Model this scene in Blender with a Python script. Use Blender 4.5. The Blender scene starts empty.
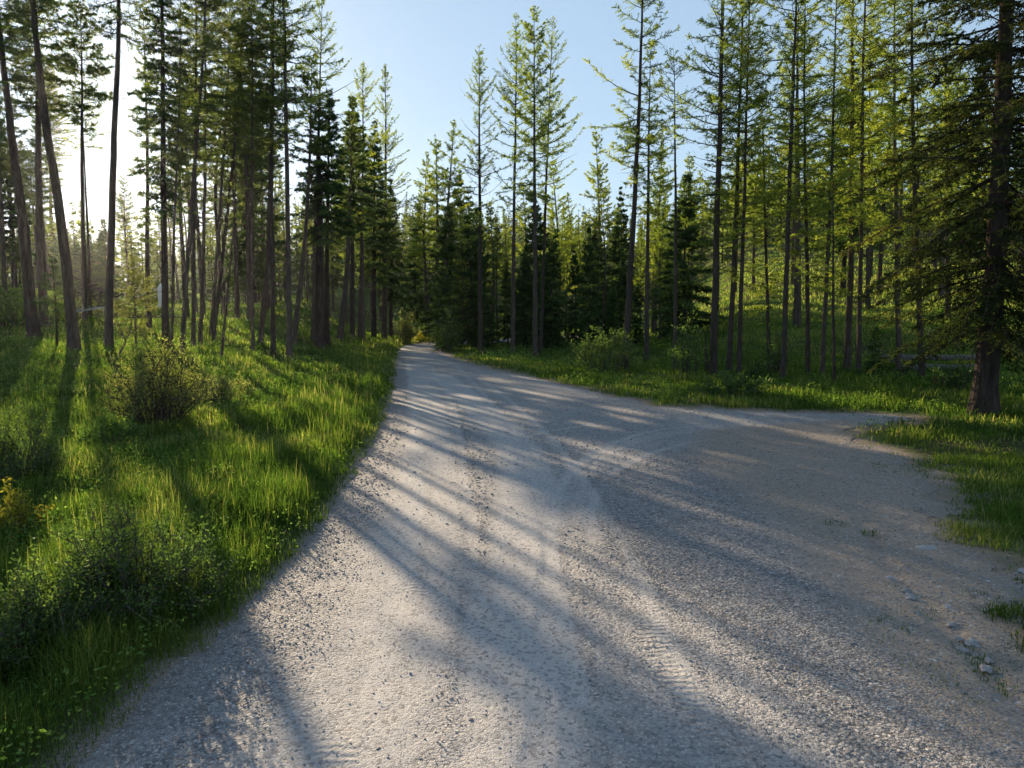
import bpy, math
import numpy as np
from math import radians, pi

RS = np.random.RandomState
scene = bpy.context.scene
COL = scene.collection

# ------------------------------------------------------------------ camera maths
W, H = 1024, 768
PITCH = radians(6.0)
CAMZ = 3.2
F = (W / 2) / math.tan(radians(35.0))
FWD = np.array([0, math.cos(PITCH), -math.sin(PITCH)])
UP = np.array([0, math.sin(PITCH), math.cos(PITCH)])
RGT = np.array([1.0, 0, 0])
CAM = np.array([0, 0, CAMZ])

def ray(px, py):
    return RGT * (px - W / 2) / F + FWD + UP * (H / 2 - py) / F

def flat(px, py, z=0.0):
    d = ray(px, py)
    t = (z - CAMZ) / d[2]
    return (CAM + d * t)[:2]

# ------------------------------------------------------------------ noise
def _hash(ix, iy, seed):
    n = (ix.astype(np.int64) * 374761393 + iy.astype(np.int64) * 668265263 + seed * 982451653) & 0x7fffffff
    n = ((n ^ (n >> 13)) * 1274126177) & 0x7fffffff
    n = n ^ (n >> 16)
    return (n & 0xffff) / 65535.0

def vnoise(x, y, seed=0):
    x = np.asarray(x, float); y = np.asarray(y, float)
    ix = np.floor(x); iy = np.floor(y)
    fx = x - ix; fy = y - iy
    fx = fx * fx * (3 - 2 * fx); fy = fy * fy * (3 - 2 * fy)
    a = _hash(ix, iy, seed); b = _hash(ix + 1, iy, seed)
    c = _hash(ix, iy + 1, seed); d = _hash(ix + 1, iy + 1, seed)
    return (a * (1 - fx) + b * fx) * (1 - fy) + (c * (1 - fx) + d * fx) * fy

def fbm(x, y, seed=0, o=3):
    s = 0; a = 0.5; t = 0
    for k in range(o):
        s = s + a * vnoise(x * 2 ** k, y * 2 ** k, seed + k * 17); t += a; a *= 0.5
    return s / t

def sstep(a, b, x):
    t = np.clip((np.asarray(x, float) - a) / (b - a), 0, 1)
    return t * t * (3 - 2 * t)

# ------------------------------------------------------------------ the road outline
left_px = [(85, 768), (130, 722), (172, 680), (215, 640), (258, 600), (292, 560), (320, 522), (350, 482), (371, 450), (384, 422), (391, 402), (395, 384), (397, 368), (398, 356), (400, 348)]
right_px = [(440, 348), (444, 353), (458, 360), (482, 367), (510, 373), (548, 381), (590, 391), (628, 401), (660, 407), (700, 410), (760, 411), (820, 413), (870, 414), (912, 416.5),
            (912, 421), (872, 424), (843, 429), (852, 440), (884, 452), (908, 463), (927, 477), (936, 494), (932, 511), (948, 531), (978, 556), (1012, 574), (1046, 590),
            (1010, 603), (992, 616), (996, 640), (1012, 668), (1050, 684)]
Lw = [tuple(flat(*p)) for p in left_px]
Rw = [tuple(flat(*p)) for p in right_px]
POLY = np.array([(-3.6, -30.0), (-3.35, 1.0)] + Lw +
                [(-8.9, 61.5), (-7.6, 66.0), (-3.0, 72.0), (4.0, 76.0), (9.0, 77.5), (9.5, 73.5), (5.5, 72.0), (-0.5, 67.5), (-4.2, 62.5)] +
                Rw + [(5.6, 4.0), (6.2, 0.0), (7.0, -30.0)])

def poly_sd(x, y, poly=POLY, closed=True):
    """signed distance, positive inside"""
    x = np.asarray(x, float).ravel(); y = np.asarray(y, float).ravel()
    best = np.full(x.shape, 1e9); ins = np.zeros(x.shape, bool)
    n = len(poly)
    for i in range(n if closed else n - 1):
        ax, ay = poly[i]; bx, by = poly[(i + 1) % n]
        dx, dy = bx - ax, by - ay
        l2 = dx * dx + dy * dy + 1e-12
        t = np.clip(((x - ax) * dx + (y - ay) * dy) / l2, 0, 1)
        d = (x - ax - t * dx) ** 2 + (y - ay - t * dy) ** 2
        best = np.minimum(best, d)
        if closed and ay != by:
            c = ((ay > y) != (by > y)) & (x < (bx - ax) * (y - ay) / (by - ay) + ax)
            ins ^= c
    d = np.sqrt(best)
    return np.where(ins, d, -d) if closed else d

def road_sd(x, y):
    x = np.asarray(x, float); y = np.asarray(y, float)
    sd = poly_sd(x, y).reshape(x.shape)
    r = np.hypot(x, y)
    amp = 0.16 + 0.34 * sstep(2, 5, x)
    return sd + amp * (fbm(x * 1.3, y * 1.3, 5) - 0.5) * 2 + (0.12 + 0.22 * sstep(2, 5, x)) * (fbm(x * 5, y * 5, 9, 2) - 0.5)

LEFT_EDGE = np.array([(-3.6, -30.0), (-3.35, 1.0)] + Lw + [(-9.5, 64.0), (-12, 76), (-20, 95)])

def height(x, y):
    x = np.asarray(x, float); y = np.asarray(y, float)
    d = np.hypot(x, y)
    q = x / np.maximum(y, 6.0)
    ex = np.interp(y, LEFT_EDGE[:, 1], LEFT_EDGE[:, 0])
    dl = np.maximum(ex - x, 0)                       # metres left of the road
    lm = sstep(0.5, 11.0, dl)
    z = lm * (1.15 * sstep(10, 38, y) + 0.055 * np.maximum(y - 38, 0) * sstep(30, 50, y) * (y < 75) + 0.055 * 37 * (y >= 75))
    z = z + 1.7 * sstep(-0.50, -0.66, q) * sstep(39, 58, y)
    hm = sstep(0.16, 0.36, q)
    z = z + hm * np.where(d > 37, 0.125 * (np.minimum(d, 150) - 37), 0) * sstep(37, 48, d)
    z = z + 0.25 * sstep(6, 14, x - np.interp(y, [-30, 8, 20, 30, 60], [6, 6, 9, 4, -5])) * sstep(12, 30, y)
    amp = np.interp(q, [-0.8, -0.45, -0.15, 0.2, 0.6], [7, 9, 24, 22, 14])
    z = z + amp * sstep(85, 290, d) * sstep(-5, 30, y)
    return z

def height_full(x, y, sd=None):
    if sd is None:
        sd = poly_sd(x, y).reshape(np.shape(x))
    x = np.asarray(x, float); y = np.asarray(y, float)
    off = sstep(0.0, 2.0, -sd)
    n = 0.34 * (fbm(x * 0.35, y * 0.35, 31, 3) - 0.5) + 0.12 * (fbm(x * 1.4, y * 1.4, 41, 2) - 0.5)
    return height(x, y) + off * (n + 0.05)

def ground_px(px, py):
    d = ray(px, py)
    lo = None
    ts = np.linspace(3, 320, 8000)
    P = CAM[None] + d[None] * ts[:, None]
    g = height_full(P[:, 0], P[:, 1])
    k = np.argmax(P[:, 2] < g)
    if P[k, 2] >= g[k]:
        k = len(ts) - 1
    return np.array([P[k, 0], P[k, 1], g[k]])

# ------------------------------------------------------------------ mesh helpers
def make_mesh(name, V, T, mats, mat_idx=None, attrs=None, smooth=False):
    me = bpy.data.meshes.new(name)
    V = np.ascontiguousarray(V, np.float32); T = np.ascontiguousarray(T, np.int32)
    nf, k = T.shape
    me.vertices.add(len(V)); me.vertices.foreach_set('co', V.ravel())
    me.loops.add(nf * k); me.loops.foreach_set('vertex_index', T.ravel())
    me.polygons.add(nf)
    me.polygons.foreach_set('loop_start', np.arange(0, nf * k, k, dtype=np.int32))
    try:
        me.polygons.foreach_set('loop_total', np.full(nf, k, np.int32))
    except Exception:
        pass
    if mat_idx is not None:
        me.polygons.foreach_set('material_index', np.ascontiguousarray(mat_idx, np.int32))
    sm = np.full(nf, bool(smooth)) if np.isscalar(smooth) else np.asarray(smooth, bool)
    me.polygons.foreach_set('use_smooth', sm)
    for m in mats:
        me.materials.append(m)
    for nm, a in (attrs or {}).items():
        at = me.attributes.new(nm, 'FLOAT', 'POINT')
        at.data.foreach_set('value', np.ascontiguousarray(a, np.float32))
    me.update(calc_edges=True)
    return me

class Acc:
    def __init__(s):
        s.V = []; s.T = []; s.M = []; s.A = []; s.S = []; s.n = 0
    def add(s, V, T, m=0, a=0.5, smooth=False):
        V = np.asarray(V, float); T = np.asarray(T, int)
        s.V.append(V); s.T.append(T + s.n); s.M.append(np.full(len(T), m)); s.S.append(np.full(len(T), smooth))
        s.A.append(np.broadcast_to(np.asarray(a, float), (len(V),))); s.n += len(V)
    def mesh(s, name, mats):
        return make_mesh(name, np.concatenate(s.V), np.concatenate(s.T), mats, np.concatenate(s.M), {'tint': np.concatenate(s.A)}, np.concatenate(s.S))

def norm(v):
    return v / (np.linalg.norm(v, axis=-1, keepdims=True) + 1e-9)

def tubes(P, R, sides):
    """P (n,k,3) polylines, R (n,k) radii -> verts, tris"""
    n, k, _ = P.shape
    Tn = norm(np.gradient(P, axis=1))
    ref = np.where(np.abs(Tn[..., 2:3]) > 0.9, np.array([1.0, 0, 0]), np.array([0, 0, 1.0]))
    A = norm(np.cross(Tn, ref)); B = np.cross(Tn, A)
    th = np.arange(sides) * 2 * pi / sides
    V = P[:, :, None] + R[:, :, None, None] * (A[:, :, None] * np.cos(th)[:, None] + B[:, :, None] * np.sin(th)[:, None])
    idx = np.arange(n * k * sides).reshape(n, k, sides)
    a = idx[:, :-1]; b = np.roll(a, -1, 2); c = idx[:, 1:]; d = np.roll(c, -1, 2)
    T = np.concatenate([np.stack([a, b, d], -1).reshape(-1, 3), np.stack([a, d, c], -1).reshape(-1, 3)])
    return V.reshape(-1, 3), T

def blades(C, D, Wd, l, w):
    """narrow triangles"""
    n = len(C)
    l = np.broadcast_to(l, (n,))[:, None]; w = np.broadcast_to(w, (n,))[:, None]
    V = np.stack([C - Wd * w / 2, C + Wd * w / 2, C + D * l], 1).reshape(-1, 3)
    return V, np.arange(3 * n).reshape(-1, 3)

def diamonds(C, D, Wd, l, w):
    n = len(C)
    l = np.broadcast_to(l, (n,))[:, None]; w = np.broadcast_to(w, (n,))[:, None]
    V = np.stack([C, C + D * l * 0.45 - Wd * w / 2, C + D * l, C + D * l * 0.45 + Wd * w / 2], 1).reshape(-1, 3)
    b = np.arange(n)[:, None] * 4
    return V, np.concatenate([b + [0, 1, 2], b + [0, 2, 3]])

# ------------------------------------------------------------------ materials
def new_mat(name):
    m = bpy.data.materials.new(name); m.use_nodes = True
    nt = m.node_tree; nt.nodes.clear()
    return m, nt, nt.nodes, nt.links

def N(nt, typ, **kw):
    n = nt.nodes.new(typ)
    for k, v in kw.items():
        if k in ('operation', 'blend_type', 'data_type', 'attribute_name', 'noise_dimensions', 'feature', 'bands_direction', 'wave_type', 'distribution', 'clamp', 'use_clamp', 'interpolation_type'):
            setattr(n, k, v)
        else:
            n.inputs[k].default_value = v
    return n

def ramp(nt, src, stops):
    r = nt.nodes.new('ShaderNodeValToRGB')
    el = r.color_ramp.elements
    while len(el) > 1:
        el.remove(el[0])
    el[0].position = stops[0][0]; el[0].color = (*stops[0][1], 1)
    for p, c in stops[1:]:
        e = el.new(p); e.color = (*c, 1)
    nt.links.new(src, r.inputs[0])
    return r.outputs[0]

def mixc(nt, fac, a, b, mode='MIX'):
    m = nt.nodes.new('ShaderNodeMixRGB'); m.blend_type = mode
    for s, v in ((m.inputs[0], fac), (m.inputs[1], a), (m.inputs[2], b)):
        if hasattr(v, 'links'):
            nt.links.new(v, s)
        elif isinstance(v, (int, float)):
            s.default_value = v
        else:
            s.default_value = (*v, 1)
    return m.outputs[0]

def math_(nt, op, a, b=None, clamp=False):
    m = nt.nodes.new('ShaderNodeMath'); m.operation = op; m.use_clamp = clamp
    for s, v in ((m.inputs[0], a), (m.inputs[1], b)):
        if v is None: continue
        if hasattr(v, 'links'): nt.links.new(v, s)
        else: s.default_value = v
    return m.outputs[0]

def leaf_mat(name, stops, trans=0.45, tmul=(1.25, 1.35, 0.7), objvar=0.25, gloss=0.0):
    m, nt, nodes, links = new_mat(name)
    at = N(nt, 'ShaderNodeAttribute', attribute_name='tint')
    oi = nodes.new('ShaderNodeObjectInfo')
    v = math_(nt, 'ADD', at.outputs['Fac'], math_(nt, 'MULTIPLY', math_(nt, 'SUBTRACT', oi.outputs['Random'], 0.5), objvar), True)
    c = ramp(nt, v, stops)
    d = nodes.new('ShaderNodeBsdfDiffuse'); links.new(c, d.inputs[0])
    t = nodes.new('ShaderNodeBsdfTranslucent'); links.new(mixc(nt, 1.0, c, tmul, 'MULTIPLY'), t.inputs[0])
    mx = nodes.new('ShaderNodeMixShader'); mx.inputs[0].default_value = trans
    links.new(d.outputs[0], mx.inputs[1]); links.new(t.outputs[0], mx.inputs[2])
    out = nodes.new('ShaderNodeOutputMaterial')
    sh = mx.outputs[0]
    if gloss:
        g = nodes.new('ShaderNodeBsdfGlossy'); g.inputs['Roughness'].default_value = 0.45; g.inputs[0].default_value = (0.9, 0.95, 0.85, 1)
        m2 = nodes.new('ShaderNodeMixShader'); m2.inputs[0].default_value = gloss
        links.new(sh, m2.inputs[1]); links.new(g.outputs[0], m2.inputs[2]); sh = m2.outputs[0]
    links.new(sh, out.inputs[0])
    return m

def bark_mat(name, dark, light, scale=9.0, warm=None):
    m, nt, nodes, links = new_mat(name)
    tc = nodes.new('ShaderNodeTexCoord')
    mp = nodes.new('ShaderNodeMapping'); mp.inputs['Scale'].default_value = (1, 1, 0.22)
    links.new(tc.outputs['Object'], mp.inputs[0])
    n1 = N(nt, 'ShaderNodeTexNoise', Scale=scale, Detail=6.0, Roughness=0.65); links.new(mp.outputs[0], n1.inputs['Vector'])
    n2 = N(nt, 'ShaderNodeTexNoise', Scale=1.3, Detail=2.0); links.new(tc.outputs['Object'], n2.inputs['Vector'])
    vo = N(nt, 'ShaderNodeTexVoronoi', Scale=scale * 1.2); links.new(mp.outputs[0], vo.inputs['Vector'])
    c = ramp(nt, n1.outputs['Fac'], [(0.3, dark), (0.68, light)])
    oi = nodes.new('ShaderNodeObjectInfo')
    if warm:
        c = mixc(nt, math_(nt, 'MULTIPLY', n2.outputs['Fac'], 0.9, True), c, mixc(nt, 0.6, c, warm))
    hsv = nodes.new('ShaderNodeHueSaturation'); links.new(c, hsv.inputs['Color'])
    links.new(math_(nt, 'ADD', math_(nt, 'MULTIPLY', oi.outputs['Random'], 0.5), 0.75), hsv.inputs['Value'])
    bp = N(nt, 'ShaderNodeBump', Strength=0.9, Distance=0.05)
    links.new(math_(nt, 'ADD', n1.outputs['Fac'], math_(nt, 'MULTIPLY', vo.outputs['Distance'], 0.6)), bp.inputs['Height'])
    b = nodes.new('ShaderNodeBsdfDiffuse'); b.inputs['Roughness'].default_value = 0.8
    links.new(hsv.outputs[0], b.inputs[0]); links.new(bp.outputs[0], b.inputs['Normal'])
    out = nodes.new('ShaderNodeOutputMaterial'); links.new(b.outputs[0], out.inputs[0])
    return m

M = {}
M['larch'] = leaf_mat('larch_needles', [(0.0, (0.0820, 0.1264, 0.0330)), (0.5, (0.2152, 0.2720, 0.0561)), (1.0, (0.4099, 0.4213, 0.0825))], 0.5)
M['fir'] = leaf_mat('fir_needles', [(0.0, (0.0250, 0.0469, 0.0219)), (0.55, (0.0625, 0.1031, 0.0375)), (1.0, (0.1329, 0.1798, 0.0562))], 0.35)
M['pine'] = leaf_mat('pine_needles', [(0.0, (0.0486, 0.0715, 0.0315)), (0.55, (0.1144, 0.1502, 0.0515)), (1.0, (0.2145, 0.2360, 0.0715))], 0.5)
M['gold'] = leaf_mat('old_fir_needles', [(0.0, (0.016, 0.028, 0.014)), (0.55, (0.042, 0.058, 0.022)), (1.0, (0.11, 0.108, 0.036))], 0.35)
M['shrub'] = leaf_mat('shrub_leaves', [(0.0, (0.0310, 0.0586, 0.0207)), (0.6, (0.0794, 0.1346, 0.0379)), (1.0, (0.1811, 0.2329, 0.0586))], 0.42, gloss=0.015)
M['olive'] = leaf_mat('olive_leaves', [(0.0, (0.0825, 0.0958, 0.0363)), (0.6, (0.1815, 0.2063, 0.0692)), (1.0, (0.3630, 0.3465, 0.1402))], 0.45)
M['yellow'] = leaf_mat('yellow_leaves', [(0.0, (0.12, 0.14, 0.02)), (0.6, (0.26, 0.26, 0.04)), (1.0, (0.38, 0.34, 0.06))], 0.5, (1.2, 1.15, 0.6))
M['grass'] = leaf_mat('grass_blades', [(0.0, (0.0281, 0.0597, 0.0148)), (0.4, (0.0649, 0.1195, 0.0253)), (0.75, (0.1460, 0.1955, 0.0380)), (1.0, (0.3246, 0.2931, 0.1373))], 0.5, (1.25, 1.35, 0.6), 0.0, 0.0)
M['herb'] = leaf_mat('herb_leaves', [(0.0, (0.0385, 0.0853, 0.0248)), (0.6, (0.0963, 0.1788, 0.0413)), (1.0, (0.2200, 0.2888, 0.0825))], 0.42)
M['bark'] = bark_mat('larch_bark', (0.030, 0.024, 0.022), (0.125, 0.106, 0.094), 9, (0.11, 0.072, 0.05))
M['bark_dark'] = bark_mat('fir_bark', (0.014, 0.011, 0.010), (0.080, 0.068, 0.060), 8, (0.07, 0.048, 0.038))
M['deadwood'] = bark_mat('dead_wood', (0.07, 0.062, 0.055), (0.26, 0.24, 0.22), 12)
M['brush'] = bark_mat('dead_brush', (0.035, 0.028, 0.025), (0.12, 0.10, 0.085), 12)
M['redstump'] = bark_mat('red_stump', (0.06, 0.025, 0.014), (0.24, 0.11, 0.055), 14)
M['pale'] = bark_mat('pale_wood', (0.42, 0.42, 0.42), (0.66, 0.67, 0.68), 14)

def ground_material():
    m, nt, nodes, links = new_mat('forest_ground')
    geo = nodes.new('ShaderNodeNewGeometry')
    P = geo.outputs['Position']
    n1 = N(nt, 'ShaderNodeTexNoise', Scale=0.22, Detail=5.0, Roughness=0.6); links.new(P, n1.inputs['Vector'])
    n2 = N(nt, 'ShaderNodeTexNoise', Scale=6.0, Detail=6.0, Roughness=0.7); links.new(P, n2.inputs['Vector'])
    n3 = N(nt, 'ShaderNodeTexNoise', Scale=38.0, Detail=3.0, Roughness=0.7); links.new(P, n3.inputs['Vector'])
    soil = ramp(nt, n2.outputs['Fac'], [(0.3, (0.030, 0.024, 0.016)), (0.7, (0.095, 0.078, 0.052))])
    green = ramp(nt, n2.outputs['Fac'], [(0.25, (0.03, 0.055, 0.014)), (0.55, (0.075, 0.115, 0.025)), (0.8, (0.15, 0.17, 0.045))])
    fac = ramp(nt, n1.outputs['Fac'], [(0.40, (0.2,) * 3), (0.6, (1, 1, 1))])
    c = mixc(nt, fac, soil, green)
    at = N(nt, 'ShaderNodeAttribute', attribute_name='sd')
    edge = N(nt, 'ShaderNodeMapRange', clamp=True); edge.inputs['From Min'].default_value = -0.9; edge.inputs['From Max'].default_value = -0.1
    links.new(at.outputs['Fac'], edge.inputs[0])
    dirt = ramp(nt, n3.outputs['Fac'], [(0.25, (0.14, 0.112, 0.085)), (0.55, (0.27, 0.222, 0.178)), (0.75, (0.38, 0.325, 0.27))])
    c = mixc(nt, edge.outputs[0], c, dirt)
    bp = N(nt, 'ShaderNodeBump', Strength=0.8, Distance=0.06)
    links.new(math_(nt, 'ADD', n2.outputs['Fac'], math_(nt, 'MULTIPLY', n3.outputs['Fac'], 0.35)), bp.inputs['Height'])
    b = nodes.new('ShaderNodeBsdfDiffuse'); links.new(c, b.inputs[0]); links.new(bp.outputs[0], b.inputs['Normal'])
    out = nodes.new('ShaderNodeOutputMaterial'); links.new(b.outputs[0], out.inputs[0])
    return m

def road_material():
    m, nt, nodes, links = new_mat('road_gravel')
    geo = nodes.new('ShaderNodeNewGeometry'); P = geo.outputs['Position']
    def A(n): return N(nt, 'ShaderNodeAttribute', attribute_name=n).outputs['Fac']
    fines, sand, lug, sd = A('fines'), A('sand'), A('lug'), A('sd')
    v1 = N(nt, 'ShaderNodeTexVoronoi', Scale=34.0); links.new(P, v1.inputs['Vector'])
    v2 = N(nt, 'ShaderNodeTexVoronoi', Scale=85.0); links.new(P, v2.inputs['Vector'])
    n1 = N(nt, 'ShaderNodeTexNoise', Scale=60.0, Detail=4.0, Roughness=0.75); links.new(P, n1.inputs['Vector'])
    n2 = N(nt, 'ShaderNodeTexNoise', Scale=1.6, Detail=6.0, Roughness=0.65); links.new(P, n2.inputs['Vector'])
    n3 = N(nt, 'ShaderNodeTexNoise', Scale=9.0, Detail=4.0, Roughness=0.7); links.new(P, n3.inputs['Vector'])
    sep = nodes.new('ShaderNodeSeparateColor'); links.new(v1.outputs['Color'], sep.inputs[0])
    sep2 = nodes.new('ShaderNodeSeparateColor'); links.new(v2.outputs['Color'], sep2.inputs[0])
    stone = ramp(nt, sep.outputs[0], [(0.0, (0.10, 0.097, 0.101)), (0.45, (0.185, 0.181, 0.186)), (0.8, (0.285, 0.277, 0.278)), (1.0, (0.48, 0.465, 0.455))])
    stone2 = ramp(nt, sep2.outputs[0], [(0.0, (0.15, 0.145, 0.15)), (0.6, (0.28, 0.27, 0.27)), (1.0, (0.44, 0.42, 0.40))])
    coarse = mixc(nt, math_(nt, 'GREATER_THAN', n3.outputs['Fac'], 0.52), stone, stone2)
    coarse = mixc(nt, math_(nt, 'MULTIPLY', math_(nt, 'SUBTRACT', v1.outputs['Distance'], 0.35), 1.3, True), coarse, (0.12, 0.115, 0.112))
    fine = ramp(nt, n1.outputs['Fac'], [(0.25, (0.325, 0.314, 0.308)), (0.5, (0.435, 0.42, 0.412)), (0.75, (0.525, 0.508, 0.497))])
    fine = mixc(nt, 0.28, fine, stone2)
    fine = mixc(nt, math_(nt, 'MULTIPLY', math_(nt, 'GREATER_THAN', sep.outputs[1], 0.70), 0.6), fine, stone)
    # patches of compaction with their own outline
    fk = math_(nt, 'ADD', fines, math_(nt, 'MULTIPLY', math_(nt, 'SUBTRACT', n2.outputs['Fac'], 0.5), 0.8))
    fk = math_(nt, 'ADD', fk, math_(nt, 'MULTIPLY', math_(nt, 'SUBTRACT', n3.outputs['Fac'], 0.5), 0.6), True)
    c = mixc(nt, fk, coarse, fine)
    tan = ramp(nt, n1.outputs['Fac'], [(0.25, (0.185, 0.142, 0.105)), (0.55, (0.315, 0.252, 0.195)), (0.8, (0.43, 0.36, 0.295))])
    sk = math_(nt, 'ADD', sand, math_(nt, 'MULTIPLY', math_(nt, 'SUBTRACT', n2.outputs['Fac'], 0.5), 0.9 ), True)
    sk = math_(nt, 'MULTIPLY', sk, 0.85)
    damp = math_(nt, 'MULTIPLY', math_(nt, 'SUBTRACT', n3.outputs['Fac'], 0.50), 5.0, True)
    tan = mixc(nt, math_(nt, 'MULTIPLY', damp, 0.7), tan, (0.125, 0.10, 0.08))
    tan = mixc(nt, math_(nt, 'MULTIPLY', math_(nt, 'GREATER_THAN', sep.outputs[1], 0.78), 0.75), tan, stone)
    c = mixc(nt, math_(nt, 'MULTIPLY', sk, math_(nt, 'GREATER_THAN', sand, 0.02)), c, tan)
    # scattered darker crumbs
    crumbs = math_(nt, 'GREATER_THAN', math_(nt, 'SUBTRACT', sep2.outputs[1], math_(nt, 'MULTIPLY', v2.outputs['Distance'], 0.5)), 0.80)
    c = mixc(nt, math_(nt, 'MULTIPLY', crumbs, 0.55), c, (0.11, 0.10, 0.10))
    # damp soil along the lip
    ed = N(nt, 'ShaderNodeMapRange', clamp=True); ed.inputs['From Min'].default_value = 0.35; ed.inputs['From Max'].default_value = 0.0
    links.new(sd, ed.inputs[0])
    c = mixc(nt, math_(nt, 'MULTIPLY', ed.outputs[0], 0.5), c, (0.16, 0.145, 0.125))
    mp = nodes.new('ShaderNodeMapping'); links.new(P, mp.inputs[0])
    wv = N(nt, 'ShaderNodeTexWave', Scale=3.4, Distortion=5.0, Detail=3.0, wave_type='BANDS', bands_direction='Y'); wv.inputs['Detail Scale'].default_value = 2.0
    links.new(mp.outputs[0], wv.inputs['Vector'])
    lw = math_(nt, 'MULTIPLY', wv.outputs['Fac'], lug)
    inv = math_(nt, 'SUBTRACT', 1.0, fk)
    hgt = math_(nt, 'ADD', math_(nt, 'MULTIPLY', math_(nt, 'SUBTRACT', 0.6, v1.outputs['Distance']), math_(nt, 'ADD', math_(nt, 'MULTIPLY', inv, 0.75), 0.16)), math_(nt, 'MULTIPLY', n1.outputs['Fac'], 0.45))
    hgt = math_(nt, 'ADD', hgt, math_(nt, 'MULTIPLY', math_(nt, 'SUBTRACT', 0.5, v2.outputs['Distance']), 0.34))
    hgt = math_(nt, 'ADD', hgt, math_(nt, 'MULTIPLY', lw, 0.8))
    hgt = math_(nt, 'ADD', hgt, math_(nt, 'MULTIPLY', n3.outputs['Fac'], 0.45))
    bp = N(nt, 'ShaderNodeBump', Strength=0.75, Distance=0.022); links.new(hgt, bp.inputs['Height'])
    b = nodes.new('ShaderNodeBsdfPrincipled'); b.inputs['Roughness'].default_value = 0.85; b.inputs['Specular IOR Level'].default_value = 0.12
    links.new(c, b.inputs[0]); links.new(bp.outputs[0], b.inputs['Normal'])
    out = nodes.new('ShaderNodeOutputMaterial'); links.new(b.outputs[0], out.inputs[0])
    return m

def stone_material(name, lo, hi):
    m, nt, nodes, links = new_mat(name)
    at = N(nt, 'ShaderNodeAttribute', attribute_name='tint')
    geo = nodes.new('ShaderNodeNewGeometry')
    n1 = N(nt, 'ShaderNodeTexNoise', Scale=70.0, Detail=4.0); links.new(geo.outputs['Position'], n1.inputs['Vector'])
    v = math_(nt, 'ADD', at.outputs['Fac'], math_(nt, 'MULTIPLY', math_(nt, 'SUBTRACT', n1.outputs['Fac'], 0.5), 0.5), True)
    c = ramp(nt, v, [(0.0, lo), (0.6, tuple((a + b) / 2 for a, b in zip(lo, hi))), (1.0, hi)])
    b = nodes.new('ShaderNodeBsdfDiffuse'); links.new(c, b.inputs[0])
    out = nodes.new('ShaderNodeOutputMaterial'); links.new(b.outputs[0], out.inputs[0])
    return m

# ------------------------------------------------------------------ objects
def link(name, data, parent=None):
    o = bpy.data.objects.new(name, data); COL.objects.link(o)
    if parent is not None: o.parent = parent
    return o

def tag(o, label=None, cat=None, group=None, kind=None):
    for k, v in (('label', label), ('category', cat), ('group', group), ('kind', kind)):
        if v: o[k] = v
    return o

def thing(name, label, cat, loc=(0, 0, 0), group=None):
    o = link(name, None); o.location = loc; o.empty_display_size = 0.3
    return tag(o, label, cat, group)

def copy_thing(src, loc, rz, sc, label, group, name=None):
    r = src.copy(); COL.objects.link(r)
    r.location = loc; r.rotation_euler = (0, 0, rz); r.scale = sc
    if name: r.name = name
    r['label'] = label
    if group: r['group'] = group
    elif 'group' in r: del r['group']
    for ch in src.children:
        c = ch.copy(); COL.objects.link(c); c.parent = r
    return r

# ------------------------------------------------------------------ ground and road sheets
ang = np.unique(np.concatenate([np.linspace(-180, -48, 45), np.arange(-48, 48.01, 0.2), np.linspace(48, 180, 45)]))[:-1]
ang = np.radians(ang)
rad = np.concatenate([[0.4], 0.9 * 1.0135 ** np.arange(0, 505)])
rad = rad[rad < 640]
GA, GR = np.meshgrid(ang, rad, indexing='ij')
GX, GY = GR * np.sin(GA), GR * np.cos(GA)
SDP = poly_sd(GX, GY).reshape(GX.shape)
amp_ = 0.16 + 0.34 * sstep(2, 5, GX)
SD = SDP + amp_ * (fbm(GX * 1.3, GY * 1.3, 5) - 0.5) * 2 + (0.12 + 0.22 * sstep(2, 5, GX)) * (fbm(GX * 5, GY * 5, 9, 2) - 0.5)
GZ = height_full(GX, GY, SDP)

def polyl(pts):
    return np.array([flat(*p) for p in pts])

def band(x, y, pts, width, soft):
    p = polyl(pts)
    for _ in range(3):                                   # round the corners of the track
        p = np.concatenate([p[:1], np.stack([0.75 * p[:-1] + 0.25 * p[1:], 0.25 * p[:-1] + 0.75 * p[1:]], 1).reshape(-1, 2), p[-1:]])
    d = poly_sd(x, y, p, closed=False).reshape(np.shape(x))
    d = d + 0.10 * (vnoise(x * 1.7, y * 1.7, 211) - 0.5)
    return 1 - sstep(width, width + soft, d)

def inside(x, y, pts, soft):
    return sstep(-soft, soft, poly_sd(x, y, polyl(pts)).reshape(np.shape(x)))

RX, RY = GX, GY
fines = 0.40 + 0.5 * (fbm(GX * 0.5, GY * 0.35, 131, 3) - 0.5)
fines += 0.65 * band(RX, RY, [(520, 768), (520, 640), (525, 540), (530, 470), (505, 430), (470, 400), (440, 375)], 0.32, 0.35)
fines += 0.40 * band(RX, RY, [(330, 768), (400, 640), (425, 540), (430, 460), (425, 400), (418, 365)], 0.35, 0.5)
fines += 0.22 * band(RX, RY, [(566, 520), (575, 480), (600, 452), (650, 436), (720, 428)], 0.12, 0.3)
fines -= 0.6 * inside(RX, RY, [(590, 480), (690, 450), (760, 520), (860, 620), (1020, 768), (860, 768), (720, 620), (620, 560)], 0.35)
fines -= 0.6 * (1 - sstep(0.15, 1.1, SDP)) * (RX < 0)
fines -= 0.16 * band(RX, RY, [(470, 768), (470, 640), (474, 560), (468, 470), (455, 420)], 0.05, 0.3)
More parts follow.
